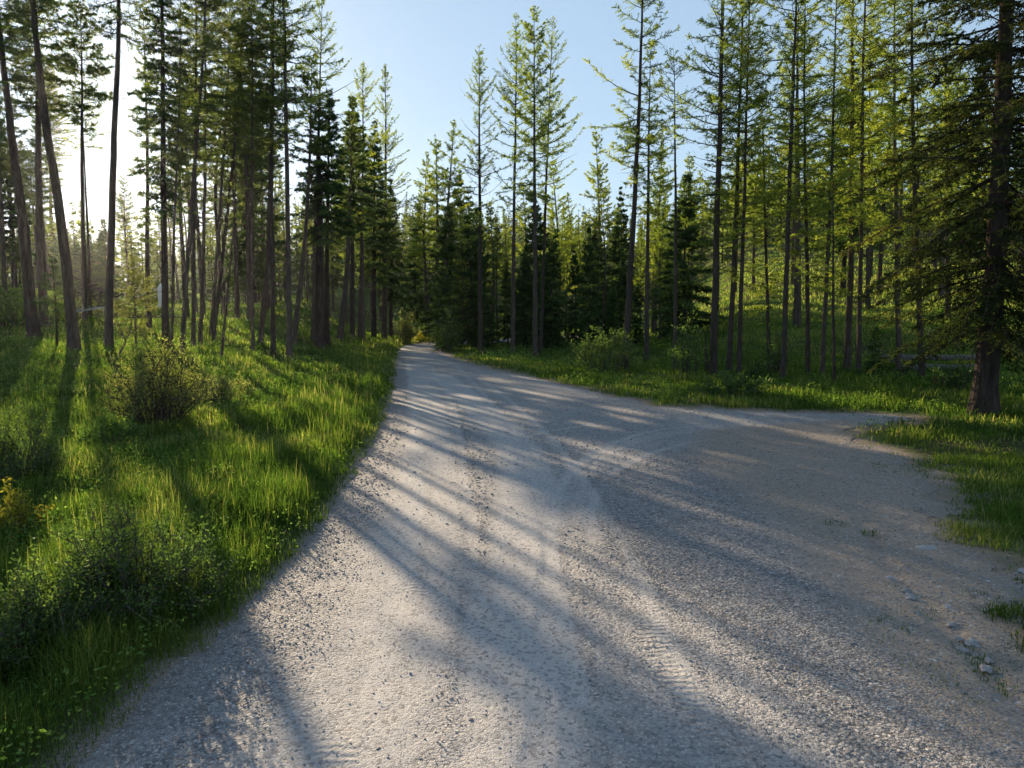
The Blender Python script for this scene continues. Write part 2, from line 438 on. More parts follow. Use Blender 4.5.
for pts_, a_ in (([(486, 700), (480, 600), (476, 520), (458, 405), (432, 366)], 1), ([(585, 700), (562, 600), (546, 500), (505, 412), (458, 366)], 1), ([(700, 700), (640, 560), (585, 470), (520, 405), (470, 372)], 1),
                 ([(540, 768), (548, 620), (556, 500), (585, 458), (640, 432), (740, 424), (860, 419)], 1), ([(600, 540), (596, 500), (622, 466), (690, 442), (800, 432)], 1), ([(520, 440), (590, 424), (700, 417), (820, 415)], 1), ([(380, 700), (412, 590), (424, 480), (416, 400), (408, 360)], 1)):
    fines += 0.42 * band(RX, RY, pts_, 0.09, 0.16) - 0.5 * band(RX, RY, [(px_ + 0.030 * (py_ - 305), py_) for px_, py_ in pts_], 0.03, 0.10)
sand = inside(RX, RY, [(700, 430), (850, 420), (960, 500), (1024, 580), (1100, 768), (960, 740), (860, 620), (770, 520), (690, 460)], 0.5)
lug = 0.8 * (band(RX, RY, [(700, 730), (655, 640), (610, 540), (585, 470)], 0.10, 0.14) + band(RX, RY, [(330, 768), (380, 650), (412, 590)], 0.10, 0.14)) * sstep(0.45, 0.62, fbm(GX * 1.1, GY * 1.1, 141, 2)) + 0.8 * band(RX, RY, [(462, 430), (468, 462)], 0.25, 0.15)
rut = 0.014 * band(RX, RY, [(474, 768), (472, 640), (474, 560), (470, 470), (455, 420), (432, 372)], 0.05, 0.18)
rut += 0.02 * band(RX, RY, [(575, 768), (566, 600), (566, 520), (575, 480), (600, 452), (650, 436), (720, 428)], 0.05, 0.14)
rut += 0.02 * band(RX, RY, [(600, 452), (660, 432), (780, 424)], 0.05, 0.12) + 0.02 * band(RX, RY, [(560, 430), (640, 420), (760, 418)], 0.06, 0.14)
rut += 0.026 * band(RX, RY, [(585, 700), (562, 600), (546, 500), (505, 412), (458, 366)], 0.05, 0.15) + 0.026 * band(RX, RY, [(540, 768), (548, 620), (556, 500), (585, 458), (640, 432), (740, 424), (860, 419)], 0.05, 0.12)
rut += 0.02 * band(RX, RY, [(880, 620), (960, 700), (1040, 768)], 0.06, 0.3)
rut -= 0.03 * (1 - sstep(0.1, 0.9, np.abs(SDP - 0.75))) * (RX < 0)
rut = np.clip(0.03 * np.tanh(rut / 0.03), -0.03, 0.022) * (0.35 + 0.9 * fbm(GX * 0.8, GY * 0.8, 221, 2))
RZ = GZ + 0.015 - rut + 0.03 * (fbm(GX * 0.9, GY * 0.9, 71, 3) - 0.5) + 0.012 * (fbm(GX * 4, GY * 4, 73, 2) - 0.5)
RZ = RZ - 0.045 * band(RX, RY, [(862, 520), (890, 570), (925, 608), (965, 645), (1010, 700)], 0.03, 0.16) * (0.4 + 0.9 * fbm(GX * 2.5, GY * 2.5, 151, 2))
lip = 1 - sstep(0.0, 0.3, SD)
RZ = RZ - lip * 0.012

nA, nR = GX.shape
GI = np.arange(nA * nR).reshape(nA, nR)
a = GI[:, :-1]; b = GI[:, 1:]; c = np.roll(GI, -1, 0)[:, 1:]; d = np.roll(GI, -1, 0)[:, :-1]
quads = np.stack([a, d, c, b], -1).reshape(-1, 4)
Vg = np.stack([GX.ravel(), GY.ravel(), (GZ - 0.16 * sstep(0.0, 0.6, SD)).ravel()], 1)
# centre cap keeps the sheet closed under the camera
capV = np.array([[0, 0, float(GZ[0, 0] - 0.03)]])
quadsT = np.concatenate([quads[:, [0, 1, 2]], quads[:, [0, 2, 3]], np.stack([np.roll(GI[:, 0], -1), GI[:, 0], np.full(nA, nA * nR)], 1)])
Vg = np.concatenate([Vg, capV])
gme = make_mesh('ground', Vg, quadsT, [ground_material()], None, {'sd': np.append(SD.ravel(), 2.0)}, True)
tag(link('ground', gme), kind='structure')

# road sheet: cells inside, boundary cells clipped along the outline
sdf = SD.ravel()
Vr = np.stack([GX.ravel(), GY.ravel(), RZ.ravel()], 1)
At = {'sd': sdf, 'fines': np.clip(fines, 0, 1).ravel(), 'sand': sand.ravel(), 'lug': lug.ravel()}
near = (GR.ravel() < 110)
pos = (sdf > 0) & near
qp = pos[quads].sum(1)
full = quads[qp == 4]
tris = [full[:, [0, 1, 2]], full[:, [0, 2, 3]]]
newV = []; newA = {k: [] for k in At}; nb = len(Vr); nt_ = []
cache = {}
def edge_pt(i, j):
    k = (min(i, j), max(i, j))
    if k not in cache:
        t = sdf[k[0]] / (sdf[k[0]] - sdf[k[1]] + 1e-12)
        cache[k] = nb + len(newV)
        newV.append(Vr[k[0]] * (1 - t) + Vr[k[1]] * t)
        for n_ in At: newA[n_].append(At[n_][k[0]] * (1 - t) + At[n_][k[1]] * t)
    return cache[k]
for q in quads[(qp > 0) & (qp < 4)]:
    if not near[q].all(): continue
    pl = []
    for i in range(4):
        u, v = q[i], q[(i + 1) % 4]
        if sdf[u] > 0: pl.append(u)
        if (sdf[u] > 0) != (sdf[v] > 0): pl.append(edge_pt(u, v))
    for i in range(1, len(pl) - 1): nt_.append((pl[0], pl[i], pl[i + 1]))
allV = np.concatenate([Vr, np.array(newV)])
allA = {k: np.concatenate([At[k], np.array(newA[k])]) for k in At}
T_ = np.concatenate(tris + [np.array(nt_)])
use = np.unique(T_); remap = np.zeros(len(allV), int); remap[use] = np.arange(len(use))
rme = make_mesh('gravel_road', allV[use], remap[T_], [road_material()], None, {k: v[use] for k, v in allA.items()}, True)
tag(link('gravel_road', rme), kind='structure')

# loose gravel: small irregular stones
def stone_shape(rng):
    t = (1 + 5 ** 0.5) / 2
    v = np.array([(-1, t, 0), (1, t, 0), (-1, -t, 0), (1, -t, 0), (0, -1, t), (0, 1, t), (0, -1, -t), (0, 1, -t), (t, 0, -1), (t, 0, 1), (-t, 0, -1), (-t, 0, 1)]) / 1.9
    f = np.array([(0, 11, 5), (0, 5, 1), (0, 1, 7), (0, 7, 10), (0, 10, 11), (1, 5, 9), (5, 11, 4), (11, 10, 2), (10, 7, 6), (7, 1, 8), (3, 9, 4), (3, 4, 2), (3, 2, 6), (3, 6, 8), (3, 8, 9), (4, 9, 5), (2, 4, 11), (6, 2, 10), (8, 6, 7), (9, 8, 1)])
    return v, f

def rot_z(V, a):
    c, s = np.cos(a), np.sin(a)
    return np.stack([V[..., 0] * c - V[..., 1] * s, V[..., 0] * s + V[..., 1] * c, V[..., 2]], -1)

rng = RS(11)
n = 230000
th = rng.uniform(-0.80, 0.80, n); rr = np.exp(rng.uniform(np.log(3.5), np.log(26), n))
gx, gy = rr * np.sin(th), rr * np.cos(th)
sdp = poly_sd(gx, gy); sdn = road_sd(gx, gy)
def samp(arr, x, y):
    ai = np.searchsorted(ang, np.arctan2(x, y)) % nA
    ri = np.clip(np.searchsorted(rad, np.hypot(x, y)), 0, nR - 1)
    return arr[ai, ri]
fn = samp(np.clip(fines, 0, 1), gx, gy)
keepp = np.clip(0.9 - fn * 1.25, 0.05, 1) * (0.35 + 0.9 * fbm(gx * 0.8, gy * 0.8, 90))
keep = ((sdn > -0.15) | ((gx > 3) & (sdn > -0.9) & (rng.rand(n) < 0.35))) & (rng.rand(n) < keepp)
gx, gy, rr, fn = gx[keep], gy[keep], rr[keep], fn[keep]
n = len(gx)
sz = (0.0045 + 0.008 * rng.rand(n) ** 2.4 + 0.009 * (rng.rand(n) < 0.02)) * np.clip(rr / 9, 0.8, 1.7)
bv, bf = stone_shape(rng)
S = bv[None] * (0.75 + 0.5 * rng.rand(n, 12, 1)) * sz[:, None, None] * np.stack([rng.uniform(.8, 1.3, n), rng.uniform(.8, 1.3, n), rng.uniform(.5, .85, n)], 1)[:, None]
S = rot_z(S, rng.uniform(0, 6.28, n)[:, None])
S = S + np.stack([gx, gy, samp(RZ, gx, gy) + sz * 0.25], 1)[:, None]
tint = np.repeat(np.clip(rng.normal(0.5, 0.22, n), 0, 1), 12)
FT = (bf[None] + (np.arange(n) * 12)[:, None, None]).reshape(-1, 3)
M['stone'] = stone_material('gravel_stone', (0.14, 0.136, 0.138), (0.42, 0.405, 0.40))
tag(link('loose_gravel', make_mesh('loose_gravel', S.reshape(-1, 3), FT, [M['stone']], None, {'tint': tint})), kind='stuff')

def stone_mesh(seed, s):
    r = RS(seed); v, f = stone_shape(r)
    # one subdivision
    V = list(v); cache = {}; F2 = []
    def mid(i, j):
        k = (min(i, j), max(i, j))
        if k not in cache:
            p = (V[i] + V[j]) / 2; cache[k] = len(V); V.append(p / np.linalg.norm(p))
        return cache[k]
    for A_, B_, C_ in f:
        ab, bc, ca = mid(A_, B_), mid(B_, C_), mid(C_, A_)
        F2 += [(A_, ab, ca), (B_, bc, ab), (C_, ca, bc), (ab, bc, ca)]
    V = np.array(V); V = V * (1 + 0.22 * r.randn(len(V), 1)) * s
    V[:, 2] = np.maximum(V[:, 2], -0.3 * s[2])
    return make_mesh('stone', V, np.array(F2), [M['stone']], None, {'tint': np.full(len(V), r.uniform(0.35, 0.75))})

for i, (px, py, s) in enumerate([(913, 592, .055), (921, 604, .05), (928, 612, .06), (938, 616, .045), (947, 622, .06), (955, 634, .05), (963, 640, .055), (972, 650, .07), (981, 660, .05), (904, 583, .045), (897, 575, .04), (966, 646, .04), (986, 668, .045), (1015, 566, .06)]):
    jr = RS(i + 900); s = s * jr.uniform(0.7, 1.5); p = ground_px(px + jr.uniform(-16, 16), py + jr.uniform(-7, 7))
    o = link('stone', stone_mesh(100 + i, np.array([s, s * 0.8, s * 0.6]))); o.location = (p[0], p[1], p[2] + 0.005); o.rotation_euler = (0, 0, i * 1.7)
    tag(o, 'fist-sized grey stone in the washed-out line along the road side', 'stone', 'stones along the washed-out road edge')
p = ground_px(925, 549)
o = link('stone', stone_mesh(140, np.array([0.15, 0.09, 0.03]))); o.location = (p[0], p[1], p[2] - 0.0)
tag(o, 'flat pale stone set flush in the tan dirt beside the grass', 'stone')

# ------------------------------------------------------------------ conifers
KIND = {
    # nb: branches per metre of crown, L: longest branch / height, e0/e1: lift of low/high branches (deg), cv: curve, tw: twigs per metre, lt: twig length, m: tufts per twig, k: blades per tuft
    'larch': dict(mat='larch', bark='bark', nb=10, L=0.145, e0=-10, e1=46, cv=0.26, tw=16, lt=0.36, m=6, k=3, l=0.088, w=0.032, flat=0.75, prof='larch', bare=0.06),
    'sparse': dict(mat='larch', bark='bark', nb=8.5, L=0.15, e0=-6, e1=52, cv=0.36, tw=14, lt=0.27, m=4, k=3, l=0.07, w=0.024, flat=0.75, prof='larch', bare=0.15),
    'pine': dict(mat='pine', bark='bark', nb=9.5, L=0.155, e0=-14, e1=38, cv=0.2, tw=15, lt=0.44, m=6, k=3, l=0.108, w=0.038, flat=0.6, prof='larch', bare=0.05),
    'fir': dict(mat='fir', bark='bark_dark', nb=15, L=0.17, e0=-22, e1=38, cv=0.12, tw=13, lt=0.42, m=6, k=2, l=0.15, w=0.058, flat=0.3, prof='cone', bare=0.0),
    'old': dict(mat='gold', bark='bark_dark', nb=15, L=0.235, e0=-26, e1=38, cv=-0.02, tw=13, lt=0.6, m=9, k=3, l=0.11, w=0.045, flat=0.5, prof='broad', bare=0.02),
}

def spline(pts, n):
    pts = np.asarray(pts, float)
    s = np.concatenate([[0], np.cumsum(np.linalg.norm(np.diff(pts, axis=0), axis=1))]); s /= s[-1]
    u = np.linspace(0, 1, n)
    out = np.stack([np.interp(u, s, pts[:, i]) for i in range(3)], 1)
    for _ in range(max(2, n // 6)):
        out[1:-1] = (out[:-2] + 2 * out[1:-1] + out[2:]) / 4
    return out

def build_conifer(root, seed, kind, path, r0, cs, dens=1.0, Lmul=1.0, leaf=1.0, flare=1.35, dead=10, mat=None):
    K = KIND[kind]; rng = RS(seed)
    pth = spline(path, 26)
    base0 = pth[0].copy()
    hgt = pth[-1, 2] - pth[0, 2]
    wob = np.cumsum(rng.normal(0, 0.012, (26, 2)), 0); wob -= np.linspace(0, 1, 26)[:, None] * wob[-1]
    pth[:, :2] += wob * hgt / 22
    u = np.linspace(0, 1, 26)
    rad_ = r0 * ((1 - u) ** 0.85 * 0.96 + 0.02) + r0 * (flare - 1) * np.exp(-u * hgt / 0.45)
    pth[0, 2] -= 0.35
    A = Acc()
    sides = 10 if r0 > 0.3 else 8
    V, T = tubes(pth[None], rad_[None], sides)
    # slightly fluted, uneven trunk
    V = V + rng.normal(0, 0.03, V.shape) * np.repeat(rad_, sides)[:, None]
    A.add(V, T, 0, 0.5, True)
    def at(s):
        return np.stack([np.interp(s, u, pth[:, i]) for i in range(3)], -1)
    # dead stubs under the crown
    if dead:
        nd = dead; sd_ = rng.uniform(0.12, max(cs, 0.16) + 0.06, nd); az = rng.uniform(0, 6.283, nd); Ld = rng.uniform(0.3, 1.3, nd) * min(1, hgt / 16)
        t = np.linspace(0, 1, 4)
        dv = np.stack([np.cos(az), np.sin(az), rng.uniform(-0.35, 0.25, nd)], 1)
        P = at(sd_)[:, None] + dv[:, None] * (Ld[:, None] * t)[..., None]
        P[:, :, 2] -= 0.12 * (t ** 2)[None] * Ld[:, None]
        V, T = tubes(P, (0.014 * (1.05 - t))[None] * np.ones((nd, 1)), 3); A.add(V, T, 0)
    tr = link('trunk', A.mesh('trunk', [M[K['bark']]]), root)
    # crown
    C = Acc()
    cl = (1 - cs) * hgt
    nb = max(12, int(K['nb'] * cl * dens))
    ub = np.sort(rng.uniform(0, 1, nb) ** 0.92)
    # clump into loose whorls
    ub = np.clip(ub + 0.012 * np.sin(ub * cl * 9), 0, 0.99)
    sb = cs + (0.992 - cs) * ub
    az = np.arange(nb) * 2.39996 + rng.normal(0, 0.5, nb)
    Lm = K['L'] * hgt * Lmul
    if K['prof'] == 'larch':
        pr = np.minimum(1, 0.45 + 1.6 * ub) * (1 - ub) ** 0.62
    elif K['prof'] == 'cone':
        pr = np.minimum(1, 0.6 + 3 * ub) * (1 - ub) ** 0.8
    else:
        pr = np.minimum(1, 0.62 + 1.6 * ub) * (1 - ub ** 1.6)
    gap = 0.62 + 0.55 * vnoise(ub * cl * 0.9 + seed, az * 0.0 + 3.3 + np.round(az / 1.6), seed)
    Lb = np.maximum(Lm * pr * gap * rng.uniform(0.6, 1.15, nb), 0.18)
    el = np.radians(K['e0'] + (K['e1'] - K['e0']) * ub ** 1.3 + rng.normal(0, 9, nb))
    ns = 6; t = np.linspace(0, 1, ns)
    ch, sh = np.cos(el), np.sin(el)
    cvv = K['cv'] * rng.uniform(0.3, 1.5, nb)
    if kind in ('fir', 'old'):
        cvv = cvv - 0.16 * (1 - ub)
    bend = rng.normal(0, 0.16, nb)
    o_ = np.stack([np.cos(az), np.sin(az), 0 * az], 1); l_ = np.stack([-np.sin(az), np.cos(az), 0 * az], 1)
    P = at(sb)[:, None] + (o_[:, None] * (ch[:, None] * t)[..., None] + l_[:, None] * (bend[:, None] * t ** 2)[..., None]) * Lb[:, None, None]
    P[:, :, 2] += (sh[:, None] * t + cvv[:, None] * t ** 2) * Lb[:, None]
    rb = np.clip(0.010 * Lb + 0.006, 0.008, 0.06)[:, None] * (1.1 - t)[None]
    V, T = tubes(P, rb, 3); C.add(V, T, 1, 0.5, True)
    bare = rng.rand(nb) < K['bare'] * np.where(ub < 0.25, 2.2, 1)
    # twigs
    ntw = np.maximum((Lb * K['tw'] * np.where(bare, 0.25, 1.0)).astype(int), 2)
    bi = np.repeat(np.arange(nb), ntw); nT = len(bi)
    tt = rng.uniform(0.10, 1.0, nT) ** 0.8
    seg = np.clip((tt * (ns - 1)).astype(int), 0, ns - 2); fr = tt * (ns - 1) - seg
    p0 = P[bi, seg] * (1 - fr)[:, None] + P[bi, seg + 1] * fr[:, None]
    tan = norm(P[bi, seg + 1] - P[bi, seg])
    side = rng.choice([-1, 1], nT)
    lat = np.cross(tan, np.array([0, 0, 1.0])); lat = norm(lat)
    upv = np.cross(lat, tan)
    dr = norm(tan * rng.uniform(0.25, 0.95, nT)[:, None] + lat * (side * rng.uniform(0.3, 1.0, nT))[:, None] + upv * (rng.normal(0, 1, nT) * K['flat'] * 0.55 - 0.08)[:, None])
    sc = min(1.0, 0.5 + hgt / 36)
    lt = K['lt'] * sc * (1.15 - 0.75 * tt) * rng.uniform(0.45, 1.25, nT) * np.clip(Lb[bi] / 0.9, 0.45, 1.2)
    p1 = p0 + dr * lt[:, None]
    V, T = blades(p0, dr, np.cross(dr, rng.normal(0, 1, (nT, 3))) * 0.6, lt, 0.012); C.add(V, T, 1)
    m = K['m']; k = K['k']
    ti = np.repeat(np.arange(nT), m * k)
    q = np.tile(np.repeat(np.linspace(0.12, 1.0, m), k), nT) + rng.uniform(-0.08, 0.08, nT * m * k)
    c0 = p0[ti] + dr[ti] * (lt[ti] * q)[:, None]
    rd = norm(rng.normal(0, 1, (len(ti), 3)))
    if K['flat'] < 0.4:
        rd = norm(rd * 0.8 + lat[ti] * np.sign(rng.normal(0, 1, len(ti)))[:, None] * 0.7)
    dd = norm(dr[ti] * 0.8 + rd)
    wv = norm(np.cross(dd, rng.normal(0, 1, (len(ti), 3))))
    ll = K['l'] * leaf * rng.uniform(0.6, 1.35, len(ti)); ww = K['w'] * leaf * rng.uniform(0.7, 1.3, len(ti))
    V, T = blades(c0, dd, wv, ll, ww)
    tb = np.clip(rng.normal(0.5, 0.16, nb), 0, 1)
    tint = np.clip(tb[bi][ti] + 0.28 * (tt[ti] - 0.5) + rng.normal(0, 0.10, len(ti)), 0, 1)
    kp = rng.rand(len(ti)) > np.where(bare[bi][ti], 0.7, 0.0)
    V = V.reshape(-1, 3, 3)[kp].reshape(-1, 3); tint = tint[kp]
    C.add(V, np.arange(len(V)).reshape(-1, 3), 0, np.repeat(tint, 3))
    link('crown', C.mesh('crown', [M[mat or K['mat']], M[K['bark']]]), root)
    return root

def traced(name, label, kind, pts, w, cs_y, h=None, seed=0, **kw):
    """pts: base to top of the trunk in the photograph; h: height in metres if the top is out of the frame; cs_y: photo row where the crown starts"""
    b = ground_px(*pts[0]); depth = b[1]; D = b[1] * math.cos(PITCH) + 0 * b[2] + (CAMZ - b[2]) * math.sin(PITCH)
    out = [np.zeros(3)]
    rng = RS(seed + 5)
    tilt = rng.normal(0, 0.012)
    for px, py in pts[1:]:
        d = ray(px, py); s = depth / d[1]; q = CAM + d * s - b
        out.append(q + np.array([0, tilt * q[2], 0]))
    if h:
        v = out[-1] - out[-2]; v = v / max(v[2], 0.1)
        need = h - out[-1][2]
        if need > 0.5:
            v2 = v * np.array([0.5, 0.5, 1.0])
            out.append(out[-1] + v2 * need)
    hh = out[-1][2]
    d = ray(pts[0][0], cs_y); zc = (CAM + d * (depth / d[1]) - b)[2]
    cs = float(np.clip(zc / hh, 0.05, 0.92))
    r = w * 0.5 * D / F
    t = thing(name, label, 'tree', tuple(b))
    leaf = float(np.clip(D / 38, 0.75, 1.6))
    build_conifer(t, seed, kind, out, r, cs, leaf=leaf, **kw)
    return t

TREES = [
    # ---- left of the road
    ('larch_tree', 'bare straight trunk leaning left at the sunlit edge of the left wood, beside the mound', 'pine', [(35, 338), (20, 200), (3, 62)], 12, 90, 24),
    ('larch_tree', 'bowed trunk curving left from a thick base, just left of the sun', 'pine', [(75, 351), (66, 240), (52, 150), (40, 60), (34, 0)], 11, 70, 25),
    ('larch_tree', 'upright dark trunk standing close behind the leaning trunk by the mound', 'pine', [(44, 326), (38, 200), (36, 30)], 9, 120, 24),
    ('larch_tree', 'tall clean pale-barked trunk leaning slightly right, right of the sun glare', 'pine', [(108, 352), (112, 180), (118, 0)], 8.5, 40, 24),
    ('larch_tree', 'slim dark trunk directly under the sun glare', 'pine', [(85, 321), (80, 180), (79, 60)], 5.5, 130, 21),
    ('larch_tree', 'thin pole-like trunk right next to the trunk under the sun', 'sparse', [(90, 316), (87, 200), (84, 90)], 3.2, 150, None),
    ('larch_tree', 'small slanting trunk on the grassy mound at the left edge', 'pine', [(6, 280), (14, 215), (22, 140)], 4, 190, 15),
    ('larch_tree', 'slender trunk behind the mound between two thicker trunks', 'pine', [(52, 278), (50, 150), (49, 60)], 4.2, 170, 21),
    ('fir_tree', 'tall full-crowned fir with branches to mid trunk, behind the olive sapling', 'fir', [(166, 351), (165, 200), (162, 0)], 7.5, 215, 23),
    ('larch_tree', 'thin trunk touching the right side of the full-crowned fir', 'sparse', [(171, 356), (173, 240), (180, 90)], 3.2, 140, 17),
    ('larch_tree', 'dark trunk leaning right with light tufts at mid height', 'pine', [(182, 358), (189, 250), (204, 60)], 5, 180, 23),
    ('larch_tree', 'straight dark trunk between the leaning trunk and the stem cluster', 'pine', [(193, 350), (195, 230), (199, 60)], 4.6, 170, 22),
    ('larch_tree', 'short-boled trunk behind the olive sapling and the pale post', 'pine', [(149, 332), (147, 260), (146, 120)], 5.5, 245, 20),
    ('larch_tree', 'dark stem at the left of the tight stem cluster', 'pine', [(200, 347), (204, 250), (207, 40)], 4.4, 160, 22),
    ('larch_tree', 'stem leaning right inside the tight stem cluster', 'pine', [(211, 338), (218, 240), (229, 60)], 4.4, 150, 22),
    ('larch_tree', 'most slanted stem of the tight stem cluster', 'pine', [(213, 342), (226, 230), (240, 90)], 4.2, 140, 21),
    ('dead_tree', 'very thin pale pole leaning right in front of the stem cluster', 'sparse', [(221, 362), (227, 300), (235, 215)], 3.0, 225, 9),
    ('larch_tree', 'slim straight trunk just left of the forked dark pair', 'pine', [(252.6, 352), (252, 200), (253, 60)], 3.6, 170, 22),
    ('larch_tree', 'dark trunk with a bowed foot leaning right, mid left wood', 'pine', [(259.7, 346), (268, 270), (271, 120), (272, 20)], 5.5, 150, 22),
    ('larch_tree', 'straight blackish trunk left of the reddish one', 'pine', [(273.7, 355), (273, 200), (275, 50)], 5.2, 165, 22),
    ('larch_tree', 'straight reddish-brown trunk with a tall top reaching above the frame', 'larch', [(289, 359), (288, 200), (285, 0)], 6.2, 150, 25.5),
    ('larch_tree', 'grey trunk leaning strongly right beside the reddish trunk', 'pine', [(294, 347), (306, 235), (311, 140)], 6.2, 190, 17),
    ('fir_tree', 'dense blackish fir with a heavy dark crown and a thick charred base', 'fir', [(319, 351), (320, 270), (318, 98)], 11, 240, None),
    ('fir_tree', 'dense dark fir behind the charred base, crown joined to its neighbour', 'fir', [(327, 346), (328, 240), (331, 92)], 6, 235, None),
    ('larch_tree', 'slender spire-topped larch rising out of the dark firs', 'sparse', [(313, 343), (317, 200), (322, -4)], 5, 150, None),
    ('larch_tree', 'trunk leaning right between the dark firs and the road', 'pine', [(340, 341), (348, 270), (352, 160), (352, 96)], 6.5, 230, None),
    ('fir_tree', 'dark fir with a pointed top, third from the road on the left', 'fir', [(352, 337), (353, 240), (354, 98)], 5, 225, None),
    ('larch_tree', 'open-topped larch with bare upswept twigs, second spire from the road gap', 'sparse', [(360, 337), (362, 200), (364, 62)], 4.6, 190, None),
    ('dead_tree', 'thin pale vertical pole in front of the roadside firs', 'sparse', [(364, 346), (364, 300), (363, 238)], 2.4, 242, 11),
    ('larch_tree', 'open-topped larch with long drooping side branches facing the road gap', 'sparse', [(384, 339), (385, 200), (385, 62)], 5.2, 280, None),
    ('fir_tree', 'dark fir whose crown fills the space behind the two open-topped larches', 'fir', [(374, 338), (374, 240), (373, 118)], 5, 280, None),
    ('fir_tree', 'lower dark fir at the very edge of the road on the left', 'fir', [(391, 337), (391, 280), (390, 178)], 4.6, 300, None),
    # ---- right of the road
    ('larch_tree', 'feathery bare-looking larch standing alone nearest the road gap', 'sparse', [(480, 351), (480, 200), (479, 43)], 5.2, 240, None),
    ('larch_tree', 'tall thin larch second from the road gap, pale straight trunk', 'sparse', [(513, 353), (514, 200), (516, 12)], 4.8, 215, None),
    ('larch_tree', 'tall larch with the highest top of the middle three', 'larch', [(535, 357), (535, 200), (534, 6)], 5.4, 200, None),
    ('larch_tree', 'slanting larch with yellowish clumps just right of the highest of the middle three', 'sparse', [(541, 353), (546, 200), (553, 13)], 4.0, 210, None),
    ('larch_tree', 'tall larch trunk leaning right in the middle of the verge', 'larch', [(625, 371), (632, 230), (642, 0)], 7.0, 190, 22),
    ('larch_tree', 'straight larch close behind the leaning verge larch', 'larch', [(647, 363), (648, 200), (650, 40)], 5.2, 230, None),
    ('larch_tree', 'nearly bare thin larch with scant needles right of the leaning verge larch', 'sparse', [(675, 371), (675, 220), (673, 45)], 4.8, 130, None),
    ('larch_tree', 'stout dark larch, thickest of the trunks at mid right', 'larch', [(713, 377), (717, 200), (722, 0)], 8.2, 250, 22),
    ('dead_tree', 'short broken grey stub standing against the thickest mid-right trunk', 'sparse', [(707, 373), (706, 350), (706, 328)], 4.4, 330, None),
    ('larch_tree', 'larch leaning right just behind the thickest mid-right trunk', 'larch', [(728, 372), (735, 220), (741, 0)], 5.8, 230, 22),
    ('larch_tree', 'dark-barked larch at the right of the mid-right trio', 'larch', [(739, 376), (743, 250), (747, 40)], 5.2, 290, 19),
    ('larch_tree', 'slim dark larch in front of the sunlit slope, low branches', 'larch', [(770, 373), (767, 250), (763, 90)], 4.4, 330, None),
    ('larch_tree', 'long leaning larch with a blue-grey trunk nearest the road at mid right', 'larch', [(783, 383), (789, 220), (797, 0)], 6.0, 220, 22),
    ('larch_tree', 'straight slim larch just right of the blue-grey leaning larch', 'larch', [(808, 376), (807, 240), (805, 70)], 5.0, 290, 18),
    ('larch_tree', 'slim larch leaning right with dark dense needles', 'larch', [(822, 379), (827, 272), (833, 60)], 5.0, 300, 18),
    ('larch_tree', 'thinnest pole in front of the paired dark trunks on the right', 'larch', [(834, 386), (833, 280), (832, 130)], 3.6, 300, None),
    ('larch_tree', 'thick dark trunk of the close pair on the right slope foot', 'larch', [(847, 371), (851, 260), (853, 15)], 7.2, 240, 21),
    ('larch_tree', 'thinner straight trunk of the close pair, bright green crown', 'larch', [(859, 374), (860, 240), (862, 30)], 5.2, 250, 21),
    ('larch_tree', 'straight clean trunk beside the small spruce seedling', 'larch', [(899, 373), (898, 260), (896, 20)], 5.4, 240, 21),
    ('larch_tree', 'pale straight trunk between the seedling and the great fir', 'larch', [(922, 380), (919, 260), (917, 40)], 6.2, 280, 20),
    ('larch_tree', 'thick trunk standing higher up on the sunlit slope', 'larch', [(797, 327), (798, 220), (799, 80)], 8.0, 230, 21),
    ('larch_tree', 'small trunk up on the slope between the close pair and the clean trunk', 'larch', [(868, 312), (868, 220), (870, 60)], 4.5, 230, 20),
    ('larch_tree', 'trunk up on the slope behind the lowest limbs of the great fir', 'larch', [(948, 322), (946, 220), (944, 60)], 5.5, 220, 20),
]
for i, (nm, lb, kd, pts, w, cy, h) in enumerate(TREES):
    kw = {}
    if nm == 'dead_tree':
        kw = dict(dens=0.35, Lmul=0.5, dead=6)
    if kd == 'fir' and pts[0][0] < 400:
        kw = dict(dens=0.9)
        if pts[0][0] < 200: kw = dict(dens=0.95, Lmul=0.42)
        else: kw = dict(dens=0.9, Lmul=0.85)
    if kd == 'larch':
        kw = dict(dens=0.78)
    if kd == 'pine':
        kw = dict(dens=0.95, Lmul=0.66)
        if pts[0][0] == 149: kw = dict(dens=0.6, Lmul=0.5)
        elif pts[0][0] < 130: kw = dict(dens=1.15, Lmul=0.86)
        elif 180 < pts[0][0] < 215: kw = dict(dens=0.95, Lmul=0.66)
    traced(nm, lb, kd, pts, w, cy, h, seed=300 + i * 7, **kw)

traced('great_fir_tree', 'great old fir with a thick flaring trunk and wide drooping limbs at the right edge', 'old', [(984, 416), (989, 340), (999, 200), (1006, 60)], 23, 335, 21, seed=77, dens=1.45, flare=1.5, Lmul=0.92, dead=16)

# young conifers seen whole
def young(px, py, top, kind, label, seed, name='young_fir', **kw):
    b = ground_px(px, py); d = ray(px, top); z = (CAM + d * (b[1] / d[1]) - b)[2]
    t = thing(name, label, 'tree', tuple(b))
    build_conifer(t, seed, kind, [(0, 0, 0), (0.02 * z, 0, z * 0.5), (0.0, 0.02 * z, z)], 0.012 * z + 0.008, kw.pop('cs', 0.08), dead=0, flare=1.1, leaf=kw.pop('leaf', 0.8), **kw)
    return t
young(873, 378, 328, 'fir', 'small dark spruce seedling growing in the grass on the right', 901, 'spruce_seedling', Lmul=2.0, dens=2.2)
young(57, 350, 258, 'fir', 'young fir with a thin bare stem between the two leaning trunks', 902, Lmul=1.7, dens=1.2, cs=0.4)
young(136, 350, 258, 'pine', 'olive-tinted young pine tangled with dead twigs, left of the pale post', 903, 'young_pine', Lmul=2.6, dens=1.8, cs=0.16, mat='olive')

